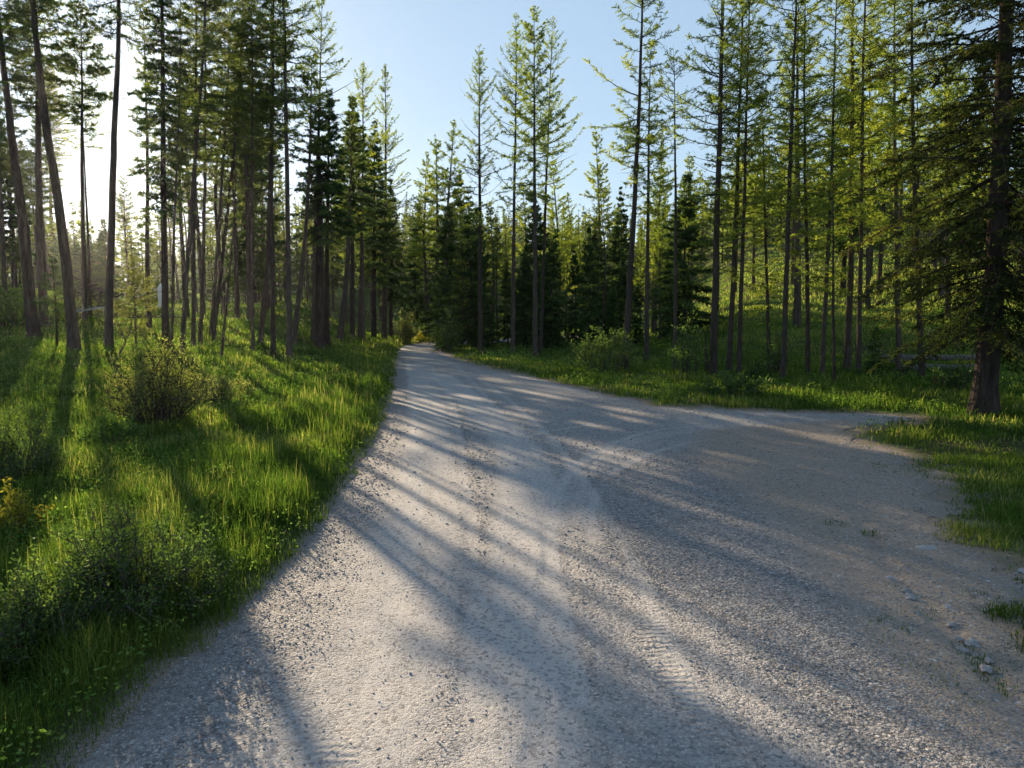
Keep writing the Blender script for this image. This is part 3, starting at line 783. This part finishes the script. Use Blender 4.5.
# ---- pools of repeated trees behind
def pool(kind, seed, h, cs, **kw):
    t = thing('pool', 'x', 'tree')
    rng = RS(seed)
    build_conifer(t, seed, kind, [(0, 0, 0), (rng.normal(0, 0.25), rng.normal(0, 0.25), h * 0.5), (rng.normal(0, 0.4), rng.normal(0, 0.4), h)], kw.pop('r', 0.011 * h), cs, **kw)
    return t, h
P_l = [pool('larch', 500 + i, 21, c, leaf=1.5, dens=d) for i, (c, d) in enumerate([(0.35, 0.62), (0.28, 0.7), (0.42, 0.58)])]
P_p = [pool('pine', 520 + i, 21, c, leaf=1.35, dens=d) for i, (c, d) in enumerate([(0.45, 0.55), (0.5, 0.6), (0.38, 0.5)])]
P_f = [pool('fir', 540 + i, 18, c, leaf=1.5, dens=d) for i, (c, d) in enumerate([(0.12, 0.9), (0.2, 0.9)])]
P_u = [pool('fir', 560 + i, 9, c, leaf=1.3, dens=1.35, Lmul=1.5) for i, c in enumerate([0.05, 0.08])]
used = set()
def place(pl, i, loc, h, rz, label, group, name, sxy=1.0):
    src, h0 = pl[i % len(pl)]; s = h / h0
    if src.name not in used:
        used.add(src.name)
        src.location = loc; src.rotation_euler = (0, 0, rz); src.scale = (s * sxy, s * sxy, s)
        src.name = name; src['label'] = label; src['group'] = group; used.add(src.name)
        return src
    return copy_thing(src, loc, rz, (s * sxy, s * sxy, s), label, group, name)

def gz(x, y):
    return float(height_full(np.array([x]), np.array([y]))[0])

rng = RS(42)
# understory firs behind the right verge
uspots = [(446, 54), (462, 52), (470, 58), (488, 56), (498, 60), (524, 57), (552, 52), (560, 60), (574, 56), (588, 50), (602, 57), (612, 50), (636, 52), (660, 49), (668, 56), (686, 50), (455, 62), (508, 66), (545, 66), (640, 62), (450, 66), (478, 64), (492, 62), (518, 64), (536, 60), (580, 64), (598, 66), (622, 62), (652, 64), (676, 62), (530, 70), (565, 70), (612, 70)]
for i, (px, dep) in enumerate(uspots):
    x = (px - 512) / F * dep; h = rng.uniform(4.0, 11.5) + (2.0 if dep >= 60 else 0)
    if i % 3 == 1: dep += 6; h = rng.uniform(10, 14); x = (px - 512) / F * dep
    place([P_u, P_l, P_u, P_u, P_p, P_u][i % 6], i, (x, dep, gz(x, dep) - 0.1), h, rng.uniform(0, 6.3), 'young conifer in the shady thicket behind the right verge larches', 'young conifers of the dark thicket', 'young_conifer', rng.uniform(0.65, 1.15))
# sunlit wood behind on the right
bspots = [(418, 88, 16), (428, 80, 19), (437, 76, 20), (447, 74, 21.5), (458, 78, 18), (468, 84, 17), (492, 76, 15), (505, 84, 15), (526, 80, 16), (558, 72, 17), (570, 84, 15), (597, 70, 20.5), (620, 76, 15), (655, 70, 19), (690, 72, 17), (733, 76, 18), (752, 70, 17), (790, 74, 17), (823, 74, 20), (840, 62, 21), (866, 74, 20), (876, 60, 20), (893, 78, 20), (908, 64, 20), (930, 76, 21), (938, 58, 19), (962, 66, 20), (975, 78, 20), (990, 62, 19), (1016, 70, 20), (1030, 60, 19), (1045, 78, 20), ]
for i, (px, dep, h) in enumerate(bspots):
    x = (px - 512) / F * dep
    pl = P_f if (px < 475 and i % 4 == 0) or (i % 7 == 5) else P_l
    place(pl, i, (x, dep, gz(x, dep) - 0.1), h * rng.uniform(0.93, 1.07), rng.uniform(0, 6.3), 'conifer of the sunlit wood rising behind the right roadside trunks', 'conifers of the sunlit wood on the right', 'conifer_tree', rng.uniform(0.85, 1.15))
# deeper left wood
k = 0
for i in range(400):
    px = rng.uniform(-60, 396); dep = rng.uniform(50, 120)
    x = (px - 512) / F * dep
    if 56 < px < 116: continue
    if (116 < px < 238 or px > 270) and dep < 82: continue
    if px < 130 and dep < 70: continue
    if poly_sd(np.array([x]), np.array([dep]))[0] > -3: continue
    pl = P_p if rng.rand() < 0.75 else (P_l if rng.rand() < 0.6 else P_f)
    place(pl, k, (x, dep, gz(x, dep) - 0.1), rng.uniform(16, 22), rng.uniform(0, 6.3), 'conifer deep in the left wood behind the front row of trunks', 'conifers deep in the left wood', 'conifer_tree', rng.uniform(0.85, 1.15))
    k += 1
    if k >= 46: break
for px, dep, h in [(188, 58, 19), (197, 64, 21), (205, 59, 20), (226, 61, 20), (238, 57, 19), (252, 64, 20), (8, 64, 20), (30, 78, 21), (20, 96, 21), (-15, 72, 20), (46, 88, 20), (0, 90, 21), (-60, 34, 22), (-130, 42, 22), (-190, 36, 21), (-40, 48, 21), (-260, 44, 22), (-150, 56, 20), (-330, 34, 21)]:  # some added to shade road and meadow, the last ones out of view
    x = (px - 512) / F * dep
    place(P_p, k, (x, dep, gz(x, dep) - 0.1), h, rng.uniform(0, 6.3), 'conifer deep in the left wood behind the front row of trunks', 'conifers deep in the left wood', 'conifer_tree'); k += 1

for px, dep, h in [(62, 112, 8), (70, 104, 9), (80, 118, 9), (88, 108, 7.5), (97, 115, 9.5), (104, 106, 8.5), (112, 100, 11)]:
    x = (px - 512) / F * dep
    place(P_u, k, (x, dep, gz(x, dep) - 0.1), h, rng.uniform(0, 6.3), 'low conifer in the bright opening far below the sun', 'low conifers below the sun', 'low_conifer', 1.0); k += 1

# far wood on the ridges: one mass
rngf = RS(8)
A = Acc()
n = 1500
th = rngf.uniform(-0.85, 0.85, n); rr = rngf.uniform(125, 330, n)
fx, fy = rr * np.sin(th), rr * np.cos(th); fz = height(fx, fy); fh = rngf.uniform(9, 17, n)
m_ = 60
ub = rngf.uniform(0.05, 1, (n, m_)); azf = rngf.uniform(0, 6.283, (n, m_))
Lf = 0.17 * fh[:, None] * (1 - ub) ** 0.8 * rngf.uniform(0.6, 1.2, (n, m_)) + 0.15
C0 = np.stack([fx[:, None] + 0 * ub, fy[:, None] + 0 * ub, fz[:, None] + ub * fh[:, None]], -1).reshape(-1, 3)
Df = norm(np.stack([np.cos(azf), np.sin(azf), rngf.normal(-0.15, 0.3, (n, m_))], -1)).reshape(-1, 3)
Wf = norm(np.cross(Df, rngf.normal(0, 0.4, Df.shape) + [0, 0, 1.0]))
V, T = diamonds(C0, Df, Wf, Lf.ravel(), np.repeat(fh * 0.085, m_))
A.add(V, T, 0, np.repeat(np.clip(rngf.normal(0.55, 0.2, n * m_), 0, 1), 4))
P = np.stack([np.stack([fx, fy, fz - 0.5], 1), np.stack([fx, fy, fz + fh], 1)], 1)
V, T = tubes(P, np.stack([fh * 0.011, fh * 0.002], 1), 4); A.add(V, T, 1)
tag(link('far_wood', A.mesh('far_wood', [M['pine'], M['bark']])), kind='stuff')

# ------------------------------------------------------------------ shrubs
def shrub(name, label, px, py, wpx, hpx, mat, seed, n_leaf=2600, leaf=0.05, stems=26, spread=0.9, cat='shrub'):
    rng = RS(seed); b = ground_px(px, py); D = b[1]
    w = wpx * D / F / 2; h = hpx * D / F
    root = thing(name, label, cat, tuple(b))
    az = rng.uniform(0, 6.283, stems); rr = np.sqrt(rng.uniform(0, 1, stems)) * w
    t = np.linspace(0, 1, 6)
    hh = h * np.sqrt(np.clip(1.05 - (rr / (w * 1.05)) ** 2, 0.15, 1)) * rng.uniform(0.42, 1.22, stems)
    b0 = np.stack([np.cos(az) * rr * 0.35, np.sin(az) * rr * 0.35, 0 * az - 0.05], 1)
    tip = np.stack([np.cos(az) * rr, np.sin(az) * rr, hh], 1)
    P = b0[:, None] + (tip - b0)[:, None] * t[None, :, None]
    P[:, :, 2] += (np.sin(t * pi) * 0.12)[None] * hh[:, None]
    P += rng.normal(0, 0.03, P.shape) * h
    A = Acc(); V, T = tubes(P, (0.012 * (1.15 - t))[None] * np.ones((stems, 1)) * max(0.5, min(h, 1.6)), 4); A.add(V, T)
    # side twigs
    nt = 7; si = np.repeat(np.arange(stems), nt); tt = rng.uniform(0.3, 1, len(si)); sg = np.clip((tt * 5).astype(int), 0, 4); f = tt * 5 - sg
    p0 = P[si, sg] * (1 - f)[:, None] + P[si, sg + 1] * f[:, None]
    td = norm(rng.normal(0, 1, (len(si), 3)) + np.array([0, 0, 0.7])); tl = rng.uniform(0.12, 0.34, len(si)) * h
    P2 = p0[:, None] + td[:, None] * (tl[:, None] * np.linspace(0, 1, 3))[..., None]
    V, T = tubes(P2, np.array([[0.006, 0.004, 0.002]]) * np.ones((len(si), 1)) * max(0.5, min(h, 1.6)), 3); A.add(V, T)
    link('stems', A.mesh('stems', [M['brush']]), root)
    li = rng.randint(0, len(si), n_leaf)
    c = p0[li] + td[li] * (tl[li] * rng.uniform(0.1, 1.1, n_leaf))[:, None] + rng.normal(0, 0.03 * h, (n_leaf, 3))
    c[:, 2] = np.maximum(c[:, 2], 0.03)
    dd = norm(rng.normal(0, 1, (n_leaf, 3)) + np.array([0, 0, 0.3])); wv = norm(np.cross(dd, rng.normal(0, 1, (n_leaf, 3))))
    V, T = diamonds(c, dd, wv, leaf * rng.uniform(0.45, 1.35, n_leaf) * np.where(rng.rand(n_leaf) < 0.22, 1.7, 1.0), leaf * 0.62 * rng.uniform(0.7, 1.2, n_leaf))
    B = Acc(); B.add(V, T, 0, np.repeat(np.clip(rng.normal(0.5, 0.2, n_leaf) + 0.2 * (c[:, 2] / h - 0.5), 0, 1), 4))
    link('foliage', B.mesh('foliage', [M[mat]]), root)
    return root

shrub('shrub', 'big rounded olive-brown bush in the middle of the left meadow', 158, 424, 112, 76, 'olive', 1, 12000, 0.05, 90)
shrub('shrub', 'leafy sunlit bush at the left edge below the mossy patch', 18, 482, 90, 66, 'shrub', 2, 8000, 0.042, 44)
shrub('shrub', 'yellow-leaved bush cut by the left edge of the view', 4, 540, 76, 58, 'yellow', 3, 2600, 0.05, 24)
shrub('shrub', 'broad dark low shrub beside the tall roadside grass, lower left', 140, 612, 190, 96, 'shrub', 4, 15000, 0.034, 110)
shrub('shrub', 'dark green shrub in the lower left corner of the meadow', 30, 660, 130, 90, 'shrub', 5, 10000, 0.034, 70)
shrub('shrub', 'low straw-tinted shrub right of the big olive-brown bush', 224, 402, 60, 30, 'olive', 6, 2600, 0.06, 26)
shrub('shrub', 'small pale-leaved shrub left of the big olive-brown bush', 112, 448, 60, 32, 'herb', 16, 2400, 0.06, 26)
shrub('shrub', 'dark rounded shrub at the foot of the leaning verge larch', 604, 373, 74, 42, 'shrub', 7, 5200, 0.085, 40)
shrub('shrub', 'airy shrub with light flecks left of the thickest mid-right trunk', 688, 377, 34, 52, 'herb', 8, 1800, 0.08, 22)
shrub('shrub', 'low spreading dark shrub in front of the mid-right trio', 732, 396, 78, 24, 'shrub', 9, 4200, 0.07, 36)
shrub('shrub', 'small round shrub just right of the mid-right trio', 756, 379, 26, 18, 'shrub', 10, 1500, 0.08, 18)
shrub('shrub', 'pale flecked shrub between two slim larches at the slope foot', 776, 374, 24, 42, 'herb', 11, 1200, 0.08, 18)
shrub('shrub', 'bright yellow-green bush at the far bend of the road', 429, 342.5, 30, 13, 'yellow', 12, 2600, 0.13, 24)
shrub('shrub', 'olive bush crowding the left of the far bend', 406, 344, 22, 30, 'olive', 13, 2600, 0.13, 24)
shrub('shrub', 'dark shrub under the thicket at the right of the far bend', 448, 352, 30, 34, 'shrub', 14, 2600, 0.12, 26)
shrub('shrub', 'dark shrub spread over the mound behind the leaning trunks', 20, 326, 96, 34, 'shrub', 17, 6000, 0.11, 40)
shrub('shrub', 'tangled shrub under the lowest limb of the great fir', 955, 392, 50, 30, 'shrub', 15, 3000, 0.06, 26)

# ------------------------------------------------------------------ deadwood and small things
def log(name, label, p0, p1, r, mat, seed, up=0.0):
    rng = RS(seed); t = np.linspace(0, 1, 12)
    P = p0[None] * (1 - t)[:, None] + p1[None] * t[:, None]; P = P + rng.normal(0, r * 0.12, P.shape)
    A = Acc(); R = r * (1.05 - 0.4 * t) * rng.uniform(0.92, 1.08, 12)
    R[0] *= 0.9
    V, T = tubes(P[None], R[None], 10); A.add(V, T, 0, 0.5, True)
    # sawn / broken ends
    for e, s in ((0, 1), (11, -1)):
        b = len(V) // 12 * e
        ring = V[b:b + 10] if e == 0 else V[-10:]
        cv = np.concatenate([ring, ring.mean(0)[None] - 0.02 * s * (P[1] - P[0])]); i = np.arange(10)
        A.add(cv, np.stack([i, np.roll(i, -1), np.full(10, 10)], 1))
    for k in range(5):
        tt = rng.uniform(0.15, 0.95); q = p0 * (1 - tt) + p1 * tt
        d = norm(np.array([rng.normal(0, .4), rng.normal(0, .5), rng.uniform(.3, 1)])) * rng.uniform(0.15, 0.5)
        V2, T2 = tubes((q[None] + d[None] * np.linspace(0, 1, 3)[:, None])[None], np.array([[0.022, 0.015, 0.006]]), 5); A.add(V2, T2)
    return tag(link(name, A.mesh(name, [M[mat]])), label, 'log')
a0 = ground_px(884, 372); a1 = ground_px(980, 371)
log('fallen_log', 'upper of two weathered grey logs lying behind the seedling', a0 + [0, 0.5, 0.62], a1 + [1.5, 1.0, 0.55], 0.16, 'deadwood', 1)
log('fallen_log', 'lower of two weathered grey logs lying behind the seedling', a0 + [0.8, 0.1, 0.16], a1 + [0.6, 0.3, 0.2], 0.15, 'deadwood', 2)
b0 = ground_px(86, 320)
log('fallen_log', 'short pale log sticking out of the brush pile under the sun', b0 + [-0.6, -0.6, 0.55], b0 + [1.7, -0.8, 0.85], 0.10, 'pale', 3)

# brush pile
rng = RS(19); c0 = ground_px(88, 318)
pile = thing('brush_pile', 'dark heap of dead branches piled between the trunks under the sun', 'brush pile', tuple(c0))
def sticks(ns, l0, l1, r0, r1):
    q = rng.normal(0, 1, (ns, 2)) * [2.1, 0.9]; zt = np.clip(2.5 - np.abs(q[:, 0]) * 0.7, 0.15, 2.6) * rng.rand(ns)
    cc = np.stack([q[:, 0], q[:, 1], zt], 1); dd = norm(rng.normal(0, 1, (ns, 3)) * [1, 1, 0.45]); L = rng.uniform(l0, l1, ns)
    t = np.linspace(-0.5, 0.5, 5)
    P = cc[:, None] + dd[:, None] * (L[:, None] * t)[..., None] + rng.normal(0, 0.05, (ns, 5, 3)); P[:, :, 2] = np.maximum(P[:, :, 2], 0.02)
    return P, rng.uniform(r0, r1, ns)[:, None] * np.linspace(1, 0.5, 5)[None]
P, R = sticks(26, 1.6, 3.6, 0.03, 0.07)
for q in range(26):
    A = Acc(); V, T = tubes(P[q:q + 1], R[q:q + 1], 6); A.add(V, T, 0, .5, True)
    link('branch', A.mesh('branch', [M['brush']]), pile)
P, R = sticks(700, 0.4, 1.4, 0.008, 0.022); A = Acc(); V, T = tubes(P, R, 3); A.add(V, T)
tag(link('twig_mass', A.mesh('twig_mass', [M['brush']]), pile), kind='stuff')

# crooked dead sapling, pale post, reddish stump
c0 = ground_px(116, 358); A = Acc()
for pts, r in (([(0, 0, -.1), (.35, 0, .5), (.6, .05, 1.0), (.7, .1, 1.6)], 0.05), ([(.45, 0, .7), (.15, .1, 1.3), (-.05, .1, 1.7)], 0.03), ([(.6, 0, 1.0), (1.0, .1, 1.3), (1.2, .1, 1.75)], 0.025), ([(.3, 0, .4), (-.1, -.1, .8), (-.2, -.1, 1.2)], 0.02)):
    sp = spline(pts, 10); V, T = tubes(sp[None], (r * np.linspace(1, 0.35, 10))[None], 6); A.add(V, T, 0, .5, True)
o = link('dead_sapling', A.mesh('dead_sapling', [M['brush']])); o.location = tuple(c0)
tag(o, 'crooked forked dead sapling at the foot of the tall pale-barked trunk', 'dead sapling')

c0 = ground_px(162, 307); A = Acc(); t = np.linspace(0, 1, 9); sc = c0[1] / F
hP = 24 * sc; P = np.stack([0.02 * np.sin(t * 5), 0 * t, t * hP - 0.1], 1)
V, T = tubes(P[None], (3.6 * sc * np.array([1.1, 1.0, .97, .96, .94, .92, .9, .7, .12]))[None], 10)
V += RS(4).normal(0, 0.012, V.shape); A.add(V, T, 0, .5, True)
o = link('pale_post', A.mesh('pale_post', [M['pale']])); o.location = tuple(c0)
tag(o, 'pale whitish upright post half hidden behind the full-crowned fir', 'post')

c0 = ground_px(934, 386); A = Acc(); t = np.linspace(0, 1, 7)
P = np.stack([0.03 * t, 0 * t, t * 0.5 - 0.08], 1); V, T = tubes(P[None], (0.10 * np.array([1.3, 1.0, .9, .85, .8, .55, .1]))[None], 9)
V += RS(5).normal(0, 0.012, V.shape); A.add(V, T, 0, .5)
o = link('broken_stump', A.mesh('broken_stump', [M['redstump']])); o.location = tuple(c0)
tag(o, 'small reddish broken stump in the grass left of the great fir', 'stump')

# ------------------------------------------------------------------ grass and low herbs
rng = RS(23)
def scatter(n, r0, r1, a=0.86):
    th = rng.uniform(-a, a, n); rr = np.exp(rng.uniform(np.log(r0), np.log(r1), n))
    x, y = rr * np.sin(th), rr * np.cos(th)
    return x, y, rr

def grass_field(n, r0, r1):
    x, y, r = scatter(n, r0, r1)
    sd = road_sd(x, y)
    q = x / np.maximum(y, 1)
    left = x < np.interp(y, LEFT_EDGE[:, 1], LEFT_EDGE[:, 0]) + 0.6
    cl = fbm(x * 0.55, y * 0.55, 61, 3); cl2 = fbm(x * 2.3, y * 2.3, 67, 2)
    # thin and short next to the gravel, worn on the right shoulder
    edge = sstep(0.02, 0.5, -sd)
    den = np.where(left, 0.25 + 0.75 * sstep(-0.06, 0.22, -sd), 0.03 + 0.97 * sstep(0.05, 1.5, -sd + (cl2 - 0.5) * 2.4 + (cl - 0.5) * 1.5))
    den *= np.clip(0.15 + 1.5 * (cl * 0.6 + cl2 * 0.4 - 0.12), 0.05, 1.2)
    # forest floor under the left wood is thinner
    k = (sd < -0.0) & (rng.rand(n) < den)
    # a few tufts growing in the dirt on the right shoulder
    tuft = np.zeros(n, bool)
    for (tx, ty, tr) in TUFTS:
        tuft |= ((x - tx) ** 2 + (y - ty) ** 2 < (tr * (0.5 + cl2)) ** 2)
    k |= tuft & (rng.rand(n) < 0.8)
    k |= (x > 3.0) & (y < 18) & (sd > 0) & (sd < 1.3) & (rng.rand(n) < 0.5 * sstep(0.56, 0.68, cl2 * 0.6 + cl * 0.4) * (1 - sd / 1.3))
    x, y, r, sd, left, cl, cl2, edge, q, tuft = [v[k] for v in (x, y, r, sd, left, cl, cl2, edge, q, tuft)]
    n = len(x)
    hb = np.where(left, 0.11 + 0.42 * cl * (0.25 + cl2), 0.08 + 0.26 * cl * (0.4 + cl2))
    # tall band beside the left road edge
    hb += np.where(left, 0.20 * sstep(0.15, 0.8, -sd) * (1 - sstep(2.0, 4.5, -sd)) * (0.4 + cl2), 0)
    hb *= 0.45 + 0.55 * edge
    hb *= np.where((~left) & (y < 17), 0.75, 1.0)
    hb = np.where((~left) & (y > 17) & (x > 6) , hb * 1.35, hb)
    hb = np.where((~left) & (sd > 0), 0.06, hb)
    stalk = rng.rand(n) < np.where(left, 0.03, 0.02)
    h = hb * rng.uniform(0.55, 1.25, n) * np.where(stalk, 1.3, 1)
    w = np.maximum(0.005, r * 0.0009) * rng.uniform(0.7, 1.4, n) * np.where(stalk, 0.7, 1)
    az = rng.uniform(0, 6.283, n); lean = rng.uniform(0.1, 0.85, n) * np.where(stalk, 0.4, 1)
    D = np.stack([np.cos(az), np.sin(az), 0 * az], 1); Wd = np.stack([-np.sin(az), np.cos(az), 0 * az], 1)
    z = samp(GZ, x, y) - 0.02
    B = np.stack([x, y, z], 1)
    m = B + D * (h * lean * 0.35)[:, None] + np.array([0, 0, 1.0]) * (h * 0.58)[:, None]
    t = B + D * (h * lean)[:, None] + np.array([0, 0, 1.0]) * (h * (1.0 - 0.25 * lean))[:, None]
    V = np.stack([B - Wd * (w / 2)[:, None], B + Wd * (w / 2)[:, None], m + Wd * (w * 0.42)[:, None], m - Wd * (w * 0.42)[:, None], t], 1)
    T = (np.arange(n) * 5)[:, None, None] + np.array([(0, 1, 2), (0, 2, 3), (3, 2, 4)])[None]
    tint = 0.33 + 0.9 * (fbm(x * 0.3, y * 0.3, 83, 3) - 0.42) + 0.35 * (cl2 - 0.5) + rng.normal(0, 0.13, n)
    tint = tint + 0.40 * sstep(36, 48, r) * sstep(0.2, 0.34, q)  # right hillside only: sunlight put into the blade colour as a yellower tint
    dry = (fbm(x * 0.6, y * 0.6, 87, 2) > 0.6) & (rng.rand(n) < 0.3)
    tint = np.where(dry, rng.uniform(0.8, 1.0, n), tint)
    tint = np.where(stalk, rng.uniform(0.75, 0.97, n), np.clip(tint, 0, np.where(dry, 1.0, 0.84)))
    return V.reshape(-1, 3), T.reshape(-1, 3), np.repeat(tint, 5)

TUFTS = [(*flat(836, 524), 0.22), (*flat(868, 533), 0.16), (*flat(900, 470), 0.5), (*flat(925, 468), 0.4), (*flat(960, 540), 0.3)]
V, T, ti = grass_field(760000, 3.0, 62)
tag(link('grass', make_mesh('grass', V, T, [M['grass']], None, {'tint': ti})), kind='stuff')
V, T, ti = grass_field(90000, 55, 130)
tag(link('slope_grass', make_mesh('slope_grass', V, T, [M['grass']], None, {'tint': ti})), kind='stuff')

# herbs: broad little leaves in clumps
n = 520000
x, y, r = scatter(n, 4.0, 60)
sd = road_sd(x, y); cl = fbm(x * 0.4, y * 0.4, 101, 3); c2 = fbm(x * 1.8, y * 1.8, 103, 2)
left = x < 0
den = np.where(left, sstep(0.48, 0.62, cl * 0.6 + c2 * 0.4) * sstep(0.6, 1.8, -sd) + 0.14, sstep(0.45, 0.6, cl * 0.5 + c2 * 0.5) * (y > 17) * sstep(0.1, 0.8, -sd) + 0.04)
k = (sd < -0.05) & (rng.rand(n) < den)
x, y, r, c2 = x[k], y[k], r[k], c2[k]; n = len(x)
z = samp(GZ, x, y) + rng.uniform(0.02, 1, n) * (0.12 + 0.44 * c2)
dd = norm(rng.normal(0, 1, (n, 3)) * [1, 1, 0.5] + [0, 0, 0.25]); wv = norm(np.cross(dd, rng.normal(0, 0.5, (n, 3)) + [0, 0, 1.0]))
ls = np.maximum(0.038, r * 0.0023) * rng.uniform(0.7, 1.5, n)
V, T = diamonds(np.stack([x, y, z], 1), dd, wv, ls, ls * 0.55)
tag(link('undergrowth', make_mesh('undergrowth', V, T, [M['herb']], None, {'tint': np.repeat(np.clip(0.5 + 1.1 * (fbm(x * 0.9, y * 0.9, 111, 2) - 0.5) + rng.normal(0, 0.16, n), 0, 1), 4)})), kind='stuff')

# ------------------------------------------------------------------ evening haze: one even box of air
hm, hnt, hn_, hl_ = new_mat('haze')
pv = hn_.new('ShaderNodeVolumePrincipled'); pv.inputs['Color'].default_value = (0.93, 0.95, 1.0, 1); pv.inputs['Density'].default_value = 0.00008; pv.inputs['Anisotropy'].default_value = 0.75
ho_ = hn_.new('ShaderNodeOutputMaterial'); hl_.new(pv.outputs[0], ho_.inputs['Volume'])
hx, hz0, hz1 = 660.0, float(Vg[:, 2].min()) - 1.0, 62.0
hv = np.array([(x, y, z) for z in (hz0, hz1) for x, y in ((-hx, -hx), (hx, -hx), (hx, hx), (-hx, hx))])
ht = np.array([(0, 3, 2), (0, 2, 1), (4, 5, 6), (4, 6, 7), (0, 1, 5), (0, 5, 4), (1, 2, 6), (1, 6, 5), (2, 3, 7), (2, 7, 6), (3, 0, 4), (3, 4, 7)])
tag(link('haze', make_mesh('haze', hv, ht, [hm])), kind='stuff')

# ------------------------------------------------------------------ light, sky, camera
SUN_EL = radians(13.6); SUN_AZ = radians(30.0)          # azimuth counted to the left of the view direction
sd_vec = np.array([-math.sin(SUN_AZ) * math.cos(SUN_EL), math.cos(SUN_AZ) * math.cos(SUN_EL), math.sin(SUN_EL)])
world = bpy.data.worlds.new('World'); scene.world = world; world.use_nodes = True
wn = world.node_tree.nodes; wl = world.node_tree.links; wn.clear()
sky = wn.new('ShaderNodeTexSky'); sky.sky_type = 'NISHITA'; sky.sun_disc = False
sky.sun_elevation = SUN_EL; sky.sun_rotation = -SUN_AZ
sky.air_density = 1.0; sky.dust_density = 0.4; sky.ozone_density = 1.5; sky.altitude = 900
bg = wn.new('ShaderNodeBackground'); bg.inputs['Strength'].default_value = 0.115
wo = wn.new('ShaderNodeOutputWorld')
gm = wn.new('ShaderNodeGamma'); gm.inputs[1].default_value = 0.36
wl.new(sky.outputs[0], gm.inputs[0]); tn = wn.new('ShaderNodeMixRGB'); tn.blend_type = 'MULTIPLY'; tn.inputs[0].default_value = 1.0; tn.inputs[2].default_value = (0.93, 1.13, 1.315, 1)
wl.new(gm.outputs[0], tn.inputs[1]); wl.new(tn.outputs[0], bg.inputs[0]); wl.new(bg.outputs[0], wo.inputs[0])

from mathutils import Vector
sl = bpy.data.lights.new('sun', 'SUN'); sl.energy = 5.0; sl.angle = radians(0.53); sl.color = (1.0, 0.79, 0.53)
so = link('sun', sl); so.rotation_euler = Vector(-sd_vec).to_track_quat('-Z', 'Y').to_euler(); so.location = (-60, 100, 60)

cam = bpy.data.cameras.new('camera'); cam.sensor_width = 36; cam.lens = 18 / math.tan(radians(35.0)); cam.clip_end = 3000; cam.clip_start = 0.05
co = link('camera', cam); co.location = (0, 0, CAMZ); co.rotation_euler = (pi / 2 - PITCH, 0, 0)
scene.camera = co

scene.render.engine = 'CYCLES'
cy = scene.cycles
cy.max_bounces = 8; cy.diffuse_bounces = 5; cy.glossy_bounces = 1; cy.transmission_bounces = 4; cy.transparent_max_bounces = 4
cy.use_denoising = True
cy.sample_clamp_indirect = 6.0
vs = scene.view_settings
vs.view_transform = 'Standard'; vs.look = 'None'; vs.exposure = 1.72; vs.gamma = 1.0; vs.use_curve_mapping = False
